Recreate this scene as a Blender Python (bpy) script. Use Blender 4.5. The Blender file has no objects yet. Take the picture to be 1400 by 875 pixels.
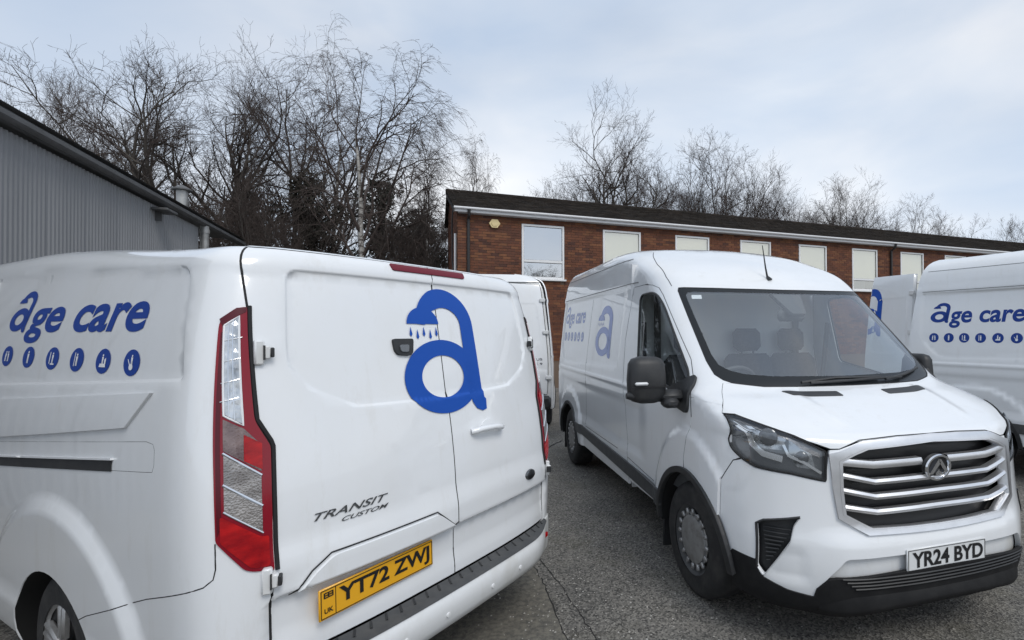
import bpy, math, random
import numpy as np
from mathutils.geometry import delaunay_2d_cdt
from mathutils import Vector
R = math.radians
scene = bpy.context.scene
COL = scene.collection
# ------------------------------------------------------------------ camera, sky, sun, exposure
cam = bpy.data.cameras.new('camera'); camo = bpy.data.objects.new('camera', cam); COL.objects.link(camo)
cam.sensor_fit = 'HORIZONTAL'; cam.sensor_width = 36; cam.lens = 704 / 1400 * 36
cam.shift_x = -(836.4 - 700) / 1400; cam.shift_y = (448.2 - 437.5) / 1400
cam.clip_start = .05; cam.clip_end = 2000
camo.location = (0, 0, 1.615); camo.rotation_euler = (math.pi / 2 + .0097, .003, 0)
scene.camera = camo
SUN_EL, SUN_AZ = R(50), R(143)          # azimuth clockwise from +Y (the view direction)
world = bpy.data.worlds.new('World'); scene.world = world; world.use_nodes = True
nt = world.node_tree; nt.nodes.clear()
def wn(t, **k):
    n = nt.nodes.new(t)
    for a, b in k.items(): setattr(n, a, b)
    return n
wo = wn('ShaderNodeOutputWorld'); mixs = wn('ShaderNodeMixShader')
sky = wn('ShaderNodeTexSky', sky_type='NISHITA', sun_disc=False, sun_elevation=SUN_EL, sun_rotation=SUN_AZ)
b1 = wn('ShaderNodeBackground'); b1.inputs[1].default_value = .10
b2 = wn('ShaderNodeBackground'); b2.inputs[1].default_value = .98
tc = wn('ShaderNodeTexCoord'); mp = wn('ShaderNodeMapping'); mp.inputs['Scale'].default_value = (1, 1, 2.2)
n1 = wn('ShaderNodeTexNoise'); n1.inputs['Scale'].default_value = 1.9; n1.inputs['Detail'].default_value = 5; n1.inputs['Roughness'].default_value = .5; n1.inputs['Distortion'].default_value = .35
cr = wn('ShaderNodeValToRGB'); e = cr.color_ramp.elements
e[0].position, e[0].color = .30, (.53, .64, .80, 1); e[1].position, e[1].color = .72, (.88, .90, .93, 1)
m_ = e.new(.5); m_.color = (.67, .745, .85, 1)
n2 = wn('ShaderNodeTexNoise'); n2.inputs['Scale'].default_value = 1.1; n2.inputs['Detail'].default_value = 3
cr2 = wn('ShaderNodeValToRGB'); cr2.color_ramp.elements[0].position, cr2.color_ramp.elements[0].color = .35, (.70, .70, .70, 1)
cr2.color_ramp.elements[1].position, cr2.color_ramp.elements[1].color = .65, (.97, .97, .97, 1)
L = nt.links.new
L(tc.outputs['Generated'], mp.inputs[0]); L(mp.outputs[0], n1.inputs['Vector']); L(mp.outputs[0], n2.inputs['Vector'])
L(n1.outputs['Fac'], cr.inputs[0]); L(cr.outputs[0], b2.inputs[0]); L(n2.outputs['Fac'], cr2.inputs[0])
L(sky.outputs[0], b1.inputs[0]); L(cr2.outputs[0], mixs.inputs[0]); L(b1.outputs[0], mixs.inputs[1]); L(b2.outputs[0], mixs.inputs[2]); L(mixs.outputs[0], wo.inputs[0])
sl = bpy.data.lights.new('sun', 'SUN'); sl.energy = 1.25; sl.angle = R(25); sl.color = (1, .97, .92)
so = bpy.data.objects.new('sun', sl); COL.objects.link(so)
d_ = Vector((math.sin(SUN_AZ) * math.cos(SUN_EL), math.cos(SUN_AZ) * math.cos(SUN_EL), math.sin(SUN_EL)))
so.rotation_euler = d_.to_track_quat('Z', 'Y').to_euler(); so.location = d_ * 60
scene.view_settings.view_transform = 'Standard'; scene.view_settings.look = 'None'
scene.view_settings.exposure = .22; scene.view_settings.gamma = 1
# ------------------------------------------------------------------ surface mathematics of the vans
def sm(a, b, x):
    t = np.clip((x - a) / (b - a), 0, 1); return t * t * (3 - 2 * t)
def crom(pts, n=16):
    p = np.array(pts, float); p = np.vstack([2 * p[0] - p[1], p, 2 * p[-1] - p[-2]])
    out = []
    for i in range(1, len(p) - 2):
        t = np.linspace(0, 1, n, endpoint=False)[:, None]
        a, b, c, d = p[i - 1], p[i], p[i + 1], p[i + 2]
        out.append(.5 * (2 * b + (c - a) * t + (2 * a - 5 * b + 4 * c - d) * t ** 2 + (3 * b - a - 3 * c + d) * t ** 3))
    return np.vstack(out + [p[-2:-1]])
def lut(pairs):
    q = crom(pairs, 12); xs, ys = q[:, 0], q[:, 1]
    return lambda x: np.interp(x, xs, ys)
class Surf:
    def __init__(s, base, disp=None, sgn=1): s.base, s.disp, s.sgn = base, disp, sgn
    def nrm(s, f, u, v, e=.004):
        a = f(u + e, v) - f(u - e, v); b = f(u, v + e) - f(u, v - e)
        n = np.cross(a, b); l = np.linalg.norm(n, axis=-1, keepdims=True)
        return s.sgn * n / np.maximum(l, 1e-9)
    def P(s, u, v, off=0.0):
        u = np.asarray(u, float); v = np.asarray(v, float)
        d = off + (s.disp(u, v) if s.disp else 0)
        return s.base(u, v) + s.nrm(s.base, u, v) * np.expand_dims(np.broadcast_to(d, u.shape), -1)
    def N(s, u, v): return s.nrm(lambda a, b: s.P(a, b), np.asarray(u, float), np.asarray(v, float), .003)
def poly_sd(px, py, poly):
    # signed distance to a polygon, positive inside
    poly = np.asarray(poly, float); A = poly; B = np.roll(poly, -1, 0)
    shp = px.shape; x = px.ravel()[:, None]; y = py.ravel()[:, None]
    ex, ey = B[:, 0] - A[:, 0], B[:, 1] - A[:, 1]
    wx, wy = x - A[:, 0], y - A[:, 1]
    t = np.clip((wx * ex + wy * ey) / (ex * ex + ey * ey + 1e-12), 0, 1)
    d = np.sqrt(((wx - t * ex) ** 2 + (wy - t * ey) ** 2).min(1))
    c = ((A[:, 1] > y) != (B[:, 1] > y)) & (x < (B[:, 0] - A[:, 0]) * (y - A[:, 1]) / (B[:, 1] - A[:, 1] + 1e-12) + A[:, 0])
    ins = c.sum(1) % 2 == 1
    return np.where(ins, d, -d).reshape(shp)
def rpoly(pts, r, n=6):
    # polygon with rounded corners
    out = []; m = len(pts)
    for i in range(m):
        p0, p, p1 = (np.array(pts[(i + k) % m][:2], float) for k in (-1, 0, 1))
        rr = pts[i][2] if len(pts[i]) > 2 else r
        a, b = p0 - p, p1 - p; la, lb = np.linalg.norm(a), np.linalg.norm(b)
        k = min(rr, la * .49, lb * .49)
        if k < 1e-5: out.append(p); continue
        s, e = p + a / la * k, p + b / lb * k
        for t in np.linspace(0, 1, n): out.append((1 - t) ** 2 * s + 2 * t * (1 - t) * p + t * t * e)
    return [tuple(o) for o in out]
# ---------------------------------------------------------------- yellow-plate van: X right, Y forward, rear face near Y=0
TW = lut([(.2, .90), (.3, .945), (.5, .972), (.8, .985), (1.0, .985), (1.2, .975), (1.4, .955), (1.6, .925), (1.75, .893), (1.9, .855), (2.1, .80)])
TLEAN = lut([(.2, -.015), (.49, -.018), (.73, -.02), (.95, -.012), (1.116, .006), (1.285, .033), (1.56, .078), (1.75, .113), (1.92, .155), (2.1, .20)])
_o = crom([(0, 0), (.3, .004), (.5, .014), (.66, .03), (.77, .046), (.85, .062), (.905, .08), (.95, .11), (.98, .155), (.995, .22), (1, .32), (1, .6), (1, 1.0)], 24)
_o[:, 0] = np.minimum(_o[:, 0], 1)
_al = np.concatenate([[0], np.cumsum(np.hypot(np.diff(_o[:, 0]) * .95, np.diff(_o[:, 1])))])
TA_END = float(_al[-1])
def t_fx(a): return np.interp(a, _al, _o[:, 0])
def t_dy(a): return np.interp(a, _al, _o[:, 1]) + np.maximum(a - TA_END, 0)
def t_a_from_x(x, z): # rear: a for a given |x|
    return np.interp(np.abs(x) / TW(z), _o[:, 0], _al)
def t_a_from_y(y): return TA_END + (np.asarray(y, float) - 1.0)
def t_top(a):
    y = t_dy(a); return 1.835 + .10 * sm(.1, 2.2, y)
TR = .11
def t_base(a, z, side=-1):
    a = np.asarray(a, float); z = np.asarray(z, float)
    aa = np.abs(a); zt = t_top(aa); over = np.clip((z - zt) / TR, 0, 1.57)
    zz = np.minimum(z, zt) + TR * .95 * np.sin(over); ins = TR * (1 - np.cos(over))
    k = 1 - sm(.9, 2.2, aa)
    yb = t_dy(aa) + TLEAN(np.minimum(z, zt)) * k
    fx = t_fx(aa); w = TW(np.minimum(z, zt))
    rear = 1 - sm(.80, 1.0, aa)
    w = np.where(a < 0, w * (1 - .042 * sm(.6, .95, fx) * (1 - sm(1.2, 2.2, aa))), w)
    x = fx * (w - ins * (1 - .0 * rear)); y = yb + ins * .55 * rear + ins * .3 * sm(.80, .9, aa) * (1 - sm(1.0, 1.3, aa))
    return np.stack([side * np.sign(np.where(a == 0, 1, a)) * x, y, zz], -1)
# ---------------------------------------------------------------- facing van: X to image right, Y rearward, front bumper near Y=0
MW = lut([(.15, .93), (.25, .965), (.4, .99), (.6, 1.0), (.9, 1.004), (1.1, 1.0), (1.3, .985), (1.5, .965), (1.75, .938), (2.0, .908), (2.1, .897), (2.2, .882), (2.3, .852), (2.38, .79), (2.435, .665), (2.465, .45), (2.48, .2)])
MC = crom([(.10, .19), (.03, .25), (.0, .33), (-.012, .45), (-.006, .56), (.012, .65), (.03, .80), (.042, .95), (.055, 1.04), (.09, 1.085), (.16, 1.115), (.30, 1.17), (.46, 1.228), (.57, 1.262), (.64, 1.30), (.74, 1.39), (1.0, 1.645), (1.33, 1.965), (1.41, 2.035), (1.53, 2.12), (1.70, 2.205), (1.95, 2.30), (2.3, 2.385), (2.8, 2.445)], 16)
_mv = np.concatenate([[0], np.cumsum(np.hypot(np.diff(MC[:, 0]), np.diff(MC[:, 1])))])
def m_F(v): return np.interp(v, _mv, MC[:, 0])
def m_Z(v): return np.interp(v, _mv, MC[:, 1])
def m_v(z): return np.interp(z, MC[:, 1], _mv)
MFX = np.array([0, .2, .4, .5, .6, .7, .8, .87, .93, .97, .99, 1.0])
MD_N = np.array([0, .004, .02, .035, .062, .105, .17, .24, .33, .44, .54, .66])
MD_H = np.array([0, .004, .015, .025, .04, .06, .09, .125, .175, .25, .32, .42])
MD_W = np.array([0, .008, .028, .042, .058, .08, .11, .145, .20, .27, .34, .42])
_mt = np.linspace(0, 1, 12)
_q = crom(np.stack([MFX, MD_N, MD_H, MD_W], 1), 16); _q[:, 0] = np.minimum(_q[:, 0], 1)
_qt = np.concatenate([[0], np.cumsum(np.hypot(np.diff(_q[:, 0]), np.diff(_q[:, 1])))]); MT_END = float(_qt[-1])   # arc-like, metres
def m_t_from_x(x, z): return np.interp(np.abs(x) / MW(z), _q[:, 0], _qt)
def _blend(ta, z):
    n, h, w = (np.interp(ta, _qt, _q[:, i]) for i in (1, 2, 3))
    kh = sm(1.03, 1.17, z); kw = sm(1.2, 1.32, z)
    dy = (n * (1 - kh) + h * kh) * (1 - kw) + w * kw
    return dy * (1 + .55 * sm(2.05, 2.3, z))
def m_front(t, v):
    t = np.asarray(t, float); v = np.asarray(v, float); ta = np.abs(t); z = m_Z(v)
    fx = np.interp(ta, _qt, _q[:, 0]); dy = _blend(ta, z)
    zz = z + 0 * fx
    return np.stack([-np.sign(np.where(t == 0, 1, t)) * fx * MW(zz), m_F(v) + dy, zz], -1)
_tk = np.linspace(.5, 1, 60) * MT_END
def m_t_at(y, z):   # front parameter t of the side point (y, z)
    y, z = np.broadcast_arrays(np.asarray(y, float), np.asarray(z, float))
    d = (y - m_F(m_v(z))).ravel(); zz = z.ravel()
    tab = np.stack([_blend(np.full(zz.shape, k), zz) for k in _tk], 1)
    i = np.clip((tab < d[:, None]).sum(1), 1, 59); r = np.arange(len(d))
    a, b = tab[r, i - 1], tab[r, i]
    return (_tk[i - 1] + np.clip((d - a) / (b - a + 1e-9), 0, 1) * (_tk[1] - _tk[0])).reshape(y.shape)
MREAR = 5.02
def m_side(y, z):
    y, z = np.broadcast_arrays(np.asarray(y, float), np.asarray(z, float))
    fx = np.interp(m_t_at(y, z), _qt, _q[:, 0])
    c = np.clip((y - (MREAR - .22)) / .22, 0, 1)
    return np.stack([-MW(z) * fx * (1 - .05 * c ** 3), y, z], -1)
# ------------------------------------------------------------------ materials
MATS = {}
def mat(name, col, rough=.5, metal=0, coat=0, spec=.5, noise=None, bump=None, alpha=None, ior=1.5):
    if name in MATS: return MATS[name]
    m = bpy.data.materials.new(name); m.use_nodes = True; t = m.node_tree
    b = t.nodes['Principled BSDF']; b.inputs['Base Color'].default_value = (*col, 1); b.inputs['Roughness'].default_value = rough
    b.inputs['Metallic'].default_value = metal; b.inputs['Coat Weight'].default_value = coat; b.inputs['Coat Roughness'].default_value = .03
    b.inputs['Specular IOR Level'].default_value = spec; b.inputs['IOR'].default_value = ior
    tcn = t.nodes.new('ShaderNodeTexCoord')
    if noise:      # (scale, second colour, lo, hi)
        sc, c2, lo, hi = noise[:4]
        n = t.nodes.new('ShaderNodeTexNoise'); n.inputs['Scale'].default_value = sc; n.inputs['Detail'].default_value = 6; n.inputs['Roughness'].default_value = .65
        mpn = t.nodes.new('ShaderNodeMapping'); mpn.inputs['Scale'].default_value = noise[4] if len(noise) > 4 else (1, 1, 1)
        r = t.nodes.new('ShaderNodeMapRange'); r.inputs[1].default_value = lo; r.inputs[2].default_value = hi
        x = t.nodes.new('ShaderNodeMix'); x.data_type = 'RGBA'; x.inputs[6].default_value = (*col, 1); x.inputs[7].default_value = (*c2, 1)
        t.links.new(tcn.outputs['Object'], mpn.inputs[0]); t.links.new(mpn.outputs[0], n.inputs['Vector'])
        t.links.new(n.outputs['Fac'], r.inputs[0]); t.links.new(r.outputs[0], x.inputs[0]); t.links.new(x.outputs[2], b.inputs['Base Color'])
    if bump:       # (kind, scale, strength, distance)
        k, sc, st, dist = bump
        if k == 'noise': n = t.nodes.new('ShaderNodeTexNoise'); n.inputs['Detail'].default_value = 4; o = n.outputs['Fac']
        else: n = t.nodes.new('ShaderNodeTexVoronoi'); o = n.outputs['Distance']
        n.inputs['Scale'].default_value = sc; bp_ = t.nodes.new('ShaderNodeBump'); bp_.inputs['Strength'].default_value = st; bp_.inputs['Distance'].default_value = dist
        t.links.new(tcn.outputs['Object'], n.inputs['Vector']); t.links.new(o, bp_.inputs['Height']); t.links.new(bp_.outputs[0], b.inputs['Normal'])
    if name.startswith('white_paint'):     # fine grime: streaks and specks with their own shape
        n3 = t.nodes.new('ShaderNodeTexNoise'); n3.inputs['Scale'].default_value = 9; n3.inputs['Detail'].default_value = 9; n3.inputs['Roughness'].default_value = .75
        mp3 = t.nodes.new('ShaderNodeMapping'); mp3.inputs['Scale'].default_value = (1, 1, .22); t.links.new(tcn.outputs['Object'], mp3.inputs[0]); t.links.new(mp3.outputs[0], n3.inputs['Vector'])
        r3 = t.nodes.new('ShaderNodeMapRange'); r3.inputs[1].default_value = .56; r3.inputs[2].default_value = .82; r3.inputs[4].default_value = .30; t.links.new(n3.outputs['Fac'], r3.inputs[0])
        x3 = t.nodes.new('ShaderNodeMix'); x3.data_type = 'RGBA'; x3.inputs[7].default_value = (.50, .46, .38, 1); t.links.new(r3.outputs[0], x3.inputs[0]); t.links.new(x.outputs[2], x3.inputs[6]); t.links.new(x3.outputs[2], b.inputs['Base Color'])
    MATS[name] = m; return m
PAINT = mat('white_paint', (.80, .815, .83), .28, coat=1, noise=(2.3, (.765, .77, .765), .45, .85, (1, 1, .55)))
PAINT2 = mat('white_paint_dirty', (.74, .75, .755), .38, coat=.45, noise=(3.1, (.55, .54, .50), .46, .78, (1, 1, .5)))
BLACK = mat('black_plastic', (.018, .019, .021), .5, noise=(9, (.04, .04, .04), .4, .8))
SEAM = mat('panel_gap', (.012, .012, .013), .8)
GREYPL = mat('grey_plastic', (.055, .057, .06), .6, noise=(14, (.09, .09, .088), .4, .8))
RUBBER = mat('tyre_rubber', (.016, .016, .017), .75, noise=(12, (.05, .048, .045), .45, .85), bump=('noise', 60, .25, .004))
CHROME = mat('chrome', (.75, .76, .78), .12, 1)
SILVER = mat('satin_silver', (.80, .80, .81), .30, .85, noise=(5, (.64, .64, .65), .45, .8))
VALANCE = mat('valance_black', (.011, .011, .012), .7, spec=.25, noise=(9, (.022, .022, .022), .4, .8))
BLUEG = mat('glossy_blue_vinyl', (.015, .11, .46), .3, coat=.8, ior=1.5)
ALU = mat('hub_grey', (.36, .36, .36), .45, .6, noise=(14, (.20, .19, .18), .4, .75))
BLUE = mat('blue_vinyl', (.006, .075, .40), .45, spec=.3)
NAVY = mat('navy_vinyl', (.008, .045, .26), .45, spec=.3)
WHITEV = mat('white_vinyl', (.82, .83, .84), .35, coat=.4)
FRIT = mat('glass_frit', (.012, .014, .016), .25, spec=.35)
RED = mat('red_lens', (.23, .003, .014), .14, spec=.5)
RED2 = mat('bright_red_lens', (.50, .01, .012), .16, spec=.4, noise=(9, (.22, .003, .008), .40, .70, (1, 1, 2.2)))
DRED = mat('dark_red_lens', (.085, .003, .010), .2, spec=.4)
MAROON = mat('maroon_lens', (.15, .010, .022), .3, spec=.3)
CLEAR = mat('clear_lens', (.66, .69, .72), .10, .55, coat=1, noise=(26, (.26, .28, .30), .40, .68, (1, 1, .35)), bump=('voronoi', 40, .35, .01))
SMOKE = mat('smoked_lens', (.13, .085, .085), .12, .4, coat=.8, noise=(14, (.26, .19, .18), .45, .7), bump=('voronoi', 150, .25, .004))
SREFL = mat('silver_reflector', (.52, .49, .47), .22, .75, coat=.8, noise=(9, (.24, .22, .21), .38, .62, (1, 1, 1.6)), bump=('voronoi', 150, .25, .004))
YPLATE = mat('yellow_plate', (.80, .40, .015), .35, coat=.3)
WPLATE = mat('white_plate', (.72, .73, .73), .35, coat=.3)
INK = mat('plate_black', (.012, .012, .013), .4)
BADGE = mat('badge_grey', (.16, .165, .17), .25, .8)
HLDARK = mat('headlight_dark', (.12, .128, .138), .18, .4, coat=1)
HLGREY = mat('headlight_grey', (.46, .48, .50), .15, .7, coat=1, noise=(16, (.06, .07, .075), .42, .66))
HLBRIGHT = mat('headlight_bright', (.74, .76, .78), .14, .8, coat=1)
TRIM = mat('cab_trim', (.075, .078, .082), .6)
SEATM = mat('seat_cloth', (.04, .042, .046), .9, noise=(30, (.07, .07, .075), .4, .7))
BULK = mat('bulkhead_grey', (.76, .77, .78), .6)
UNDER = mat('underbody_black', (.008, .008, .008), .9)
def glassmat(name, tint, refl=1.0, base=.02):
    m = bpy.data.materials.new(name); m.use_nodes = True; t = m.node_tree; t.nodes.clear()
    o = t.nodes.new('ShaderNodeOutputMaterial'); x = t.nodes.new('ShaderNodeMixShader'); tr = t.nodes.new('ShaderNodeBsdfTransparent'); gl = t.nodes.new('ShaderNodeBsdfGlossy')
    fr = t.nodes.new('ShaderNodeLayerWeight'); fr.inputs[0].default_value = .5; pw = t.nodes.new('ShaderNodeMath'); pw.operation = 'POWER'; pw.inputs[1].default_value = 4.5; ma = t.nodes.new('ShaderNodeMath'); ma.operation = 'MULTIPLY_ADD'
    ma.inputs[1].default_value = refl; ma.inputs[2].default_value = base; ma.use_clamp = True
    tr.inputs[0].default_value = (*tint, 1); gl.inputs['Roughness'].default_value = .01; gl.inputs[0].default_value = (.95, .97, 1, 1)
    t.links.new(fr.outputs['Facing'], pw.inputs[0]); t.links.new(pw.outputs[0], ma.inputs[0]); t.links.new(ma.outputs[0], x.inputs[0]); t.links.new(tr.outputs[0], x.inputs[1]); t.links.new(gl.outputs[0], x.inputs[2]); t.links.new(x.outputs[0], o.inputs[0])
    MATS[name] = m; return m
WSGLASS = glassmat('windscreen_glass', (.92, .95, .945), .9, .19)
SIDEGLASS = glassmat('door_glass', (.70, .74, .74), .9, .05)
LENS = glassmat('lamp_glass', (.96, .97, .98), .9, .07)
DARKGLASS = mat('dark_glass', (.012, .014, .016), .05, coat=1)
# ------------------------------------------------------------------ object helpers
def tag(o, label=None, cat=None, group=None, kind=None):
    for k, v in (('label', label), ('category', cat), ('group', group), ('kind', kind)):
        if v: o[k] = v
    return o
def empty(name, loc=(0, 0, 0), rz=0, parent=None):
    o = bpy.data.objects.new(name, None); COL.objects.link(o); o.location = loc; o.rotation_euler = (0, 0, rz); o.empty_display_size = .2
    if parent: o.parent = parent
    return o
def mk(name, V, F, m, parent=None, smooth=40, normals=None, midx=None):
    me = bpy.data.meshes.new(name); me.from_pydata([tuple(map(float, v)) for v in V], [], [tuple(int(i) for i in f) for f in F])
    for x in (m if isinstance(m, (list, tuple)) else [m]): me.materials.append(x)
    if midx is not None: me.polygons.foreach_set('material_index', np.asarray(midx, np.int32))
    if smooth or normals is not None: me.polygons.foreach_set('use_smooth', np.ones(len(me.polygons), bool))
    if normals is not None: me.normals_split_custom_set_from_vertices([tuple(map(float, n)) for n in normals])
    elif smooth: me.set_sharp_from_angle(angle=R(smooth))
    me.update()
    o = bpy.data.objects.new(name, me); COL.objects.link(o)
    if parent: o.parent = parent
    return o
class MB:
    def __init__(s): s.V = []; s.F = []; s.M = []; s.cur = 0
    def add(s, V, F):
        n = len(s.V); s.V += [tuple(v) for v in V]; s.F += [tuple(i + n for i in f) for f in F]; s.M += [s.cur] * len(F); return s
    def box(s, c, d, rz=0, rx=0, ry=0, bev=0):
        x, y, z = (k / 2 for k in d)
        if bev > 0:
            b = min(bev, x * .9, y * .9, z * .9)
            V = []; 
            for sx in (-1, 1):
                for sy in (-1, 1):
                    for sz in (-1, 1): V += [(sx * x, sy * (y - b), sz * (z - b)), (sx * (x - b), sy * y, sz * (z - b)), (sx * (x - b), sy * (y - b), sz * z)]
            i = lambda sx, sy, sz, k: (4 * (sx > 0) + 2 * (sy > 0) + (sz > 0)) * 3 + k
            F = []
            for k in (-1, 1):
                F += [[i(k, -1, -1, 0), i(k, 1, -1, 0), i(k, 1, 1, 0), i(k, -1, 1, 0)][::k], [i(-1, k, -1, 1), i(1, k, -1, 1), i(1, k, 1, 1), i(-1, k, 1, 1)][::-k], [i(-1, -1, k, 2), i(1, -1, k, 2), i(1, 1, k, 2), i(-1, 1, k, 2)][::k]]
                for j in (-1, 1):
                    F += [[i(k, j, -1, 0), i(k, j, 1, 0), i(k, j, 1, 1), i(k, j, -1, 1)][::-k * j], [i(k, -1, j, 0), i(k, 1, j, 0), i(k, 1, j, 2), i(k, -1, j, 2)][::k * j], [i(-1, k, j, 1), i(1, k, j, 1), i(1, k, j, 2), i(-1, k, j, 2)][::-k * j]]
                    for l in (-1, 1): F += [[i(k, j, l, 0), i(k, j, l, 1), i(k, j, l, 2)][::k * j * l]]
        else:
            V = [(a * x, b_ * y, c_ * z) for a in (-1, 1) for b_ in (-1, 1) for c_ in (-1, 1)]
            F = [(0, 1, 3, 2), (4, 6, 7, 5), (0, 4, 5, 1), (2, 3, 7, 6), (0, 2, 6, 4), (1, 5, 7, 3)]
        V = np.array(V)
        for ang, (p, q) in ((rx, (1, 2)), (ry, (2, 0)), (rz, (0, 1))):
            if ang:
                cc, ss = math.cos(ang), math.sin(ang); a = V[:, p] * cc - V[:, q] * ss; b2_ = V[:, p] * ss + V[:, q] * cc; V[:, p], V[:, q] = a, b2_
        return s.add(V + np.array(c), F)
    def tube(s, pts, r, n=6, caps=True, closed=False):
        P = np.array(pts, float); m = len(P); rr = np.broadcast_to(np.asarray(r, float), (m,))
        if closed: Tn = np.roll(P, -1, 0) - np.roll(P, 1, 0)
        else: Tn = np.gradient(P, axis=0)
        Tn = Tn / np.maximum(np.linalg.norm(Tn, axis=1, keepdims=True), 1e-9)
        up = np.array([0, 0, 1.]) if abs(Tn[0, 2]) < .9 else np.array([1., 0, 0]); V = []
        for k in range(m):
            a = np.cross(Tn[k], up); a /= max(np.linalg.norm(a), 1e-9); b = np.cross(a, Tn[k]); up = b
            for j in range(n):
                t = 2 * math.pi * j / n; V.append(P[k] + rr[k] * (a * math.cos(t) + b * math.sin(t)))
        F = [(k * n + j, k * n + (j + 1) % n, ((k + 1) % m) * n + (j + 1) % n, ((k + 1) % m) * n + j) for k in range(m if closed else m - 1) for j in range(n)]
        if caps and not closed: F += [tuple(range(n))[::-1], tuple((m - 1) * n + j for j in range(n))]
        return s.add(V, F)
    def lathe(s, prof, c, axis='x', n=32, sgn=1):
        # prof: (radius, along-axis)
        V = []; m = len(prof)
        for k in range(n):
            t = 2 * math.pi * k / n
            for r, h in prof:
                a, b = r * math.cos(t), r * math.sin(t)
                p = {'x': (h * sgn, a, b), 'y': (a, h * sgn, b), 'z': (a, b, h * sgn)}[axis]; V.append((p[0] + c[0], p[1] + c[1], p[2] + c[2]))
        F = [(k * m + j, k * m + j + 1, ((k + 1) % n) * m + j + 1, ((k + 1) % n) * m + j) for k in range(n) for j in range(m - 1)]
        return s.add(V, F)
    def prism(s, poly, z0, z1, f=lambda x, y, z: (x, y, z)):
        n = len(poly); V = [f(x, y, z0) for x, y in poly] + [f(x, y, z1) for x, y in poly]
        return s.add(V, [tuple(range(n))[::-1], tuple(range(n, 2 * n))] + [(i, (i + 1) % n, n + (i + 1) % n, n + i) for i in range(n)])
    def build(s, name, m, parent=None, smooth=40): return mk(name, s.V, s.F, m, parent, smooth, midx=s.M if isinstance(m, (list, tuple)) else None)
def dens(pts, h, closed=False):
    P = [np.array(p[:2], float) for p in pts]; out = []
    n = len(P) if closed else len(P) - 1
    for i in range(n):
        a, b = P[i], P[(i + 1) % len(P)]; k = max(1, int(math.ceil(np.linalg.norm(b - a) / h)))
        out += [a + (b - a) * j / k for j in range(k)]
    if not closed: out.append(P[-1])
    return np.array(out)
def patch(name, S, poly, m, parent=None, holes=(), feats=(), h=.03, off=0., skirt=0.):
    pts, edges = [], []
    def loop(p, closed):
        n0 = len(pts); d = dens(p, h * .8, closed); pts.extend(d.tolist()); n = len(d)
        edges.extend((n0 + i, n0 + (i + 1) % n) for i in range(n if closed else n - 1)); return d
    outer = loop(poly, True); hl = [loop(q, True) for q in holes]
    for q in feats:
        d = dens(q, h * .6)
        ok = poly_sd(d[:, 0], d[:, 1], outer) > h * .15
        for q2 in hl: ok &= poly_sd(d[:, 0], d[:, 1], q2) < -h * .15
        run = []
        for i in range(len(d)):
            if ok[i]: run.append(d[i])
            if (not ok[i] or i == len(d) - 1) and len(run) > 1:
                n0 = len(pts); pts.extend([list(r) for r in run]); edges.extend((n0 + j, n0 + j + 1) for j in range(len(run) - 1))
            if not ok[i]: run = []
    lo, hi = outer.min(0), outer.max(0)
    gx, gy = np.meshgrid(np.arange(lo[0], hi[0], h), np.arange(lo[1], hi[1], h * .9)); gx = gx + (np.arange(gx.shape[0]) % 2)[:, None] * h * .5
    g = np.stack([gx.ravel(), gy.ravel()], 1)
    if len(g):
        ok = poly_sd(g[:, 0], g[:, 1], outer) > h * .4
        for q2 in hl: ok &= poly_sd(g[:, 0], g[:, 1], q2) < -h * .4
        g = g[ok]
        if len(g):
            C = np.array(pts); keep = np.ones(len(g), bool)
            for i in range(0, len(g), 2000):
                dd = ((g[i:i + 2000, None] - C[None]) ** 2).sum(2).min(1); keep[i:i + 2000] = dd > (h * .38) ** 2
            pts.extend(g[keep].tolist())
    vs, _, fs, *_r = delaunay_2d_cdt([Vector(p) for p in pts], edges, [], 0, 1e-6)
    vs = np.array([(v.x, v.y) for v in vs]); fs = np.array([f for f in fs if len(f) == 3])
    cen = vs[fs].mean(1); ok = poly_sd(cen[:, 0], cen[:, 1], outer) > 0
    for q2 in hl: ok &= poly_sd(cen[:, 0], cen[:, 1], q2) < 0
    fs = fs[ok]
    P = S.P(vs[:, 0], vs[:, 1], off); N = S.N(vs[:, 0], vs[:, 1])
    fn = np.cross(P[fs[:, 1]] - P[fs[:, 0]], P[fs[:, 2]] - P[fs[:, 0]]); fl = (fn * N[fs[:, 0]]).sum(1) < 0
    fs[fl] = fs[fl][:, ::-1]
    F = [tuple(f) for f in fs]; V = P; NN = N
    if skirt:
        cnt = {}
        for f in F:
            for i in range(3):
                a, b = f[i], f[(i + 1) % 3]; cnt[(a, b)] = 1
        bd = [(a, b) for (a, b) in cnt if (b, a) not in cnt]
        Q = S.P(vs[:, 0], vs[:, 1], off - skirt); EV, EN = [], []
        for a, b in bd:
            nn = np.cross(P[b] - P[a], N[a]); nn /= max(np.linalg.norm(nn), 1e-9); k = len(V) + len(EV)
            EV += [P[a], P[b], Q[b], Q[a]]; EN += [nn * .8 + N[a] * .6, nn * .8 + N[b] * .6, nn, nn]; F.append((k + 1, k, k + 3, k + 2))
        if EV: V = np.vstack([V, EV]); EN = np.array(EN); EN /= np.maximum(np.linalg.norm(EN, axis=1, keepdims=True), 1e-9); NN = np.vstack([NN, EN])
    return mk(name, V, F, m, parent, normals=NN)
def seam(S, pts, parent, r=.0032, name='panel_gap', m=None, off=-.0012, h=.03):
    d = dens(pts, h); return MB().tube(S.P(d[:, 0], d[:, 1], off), r, 6).build(name, m or SEAM, parent)
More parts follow.
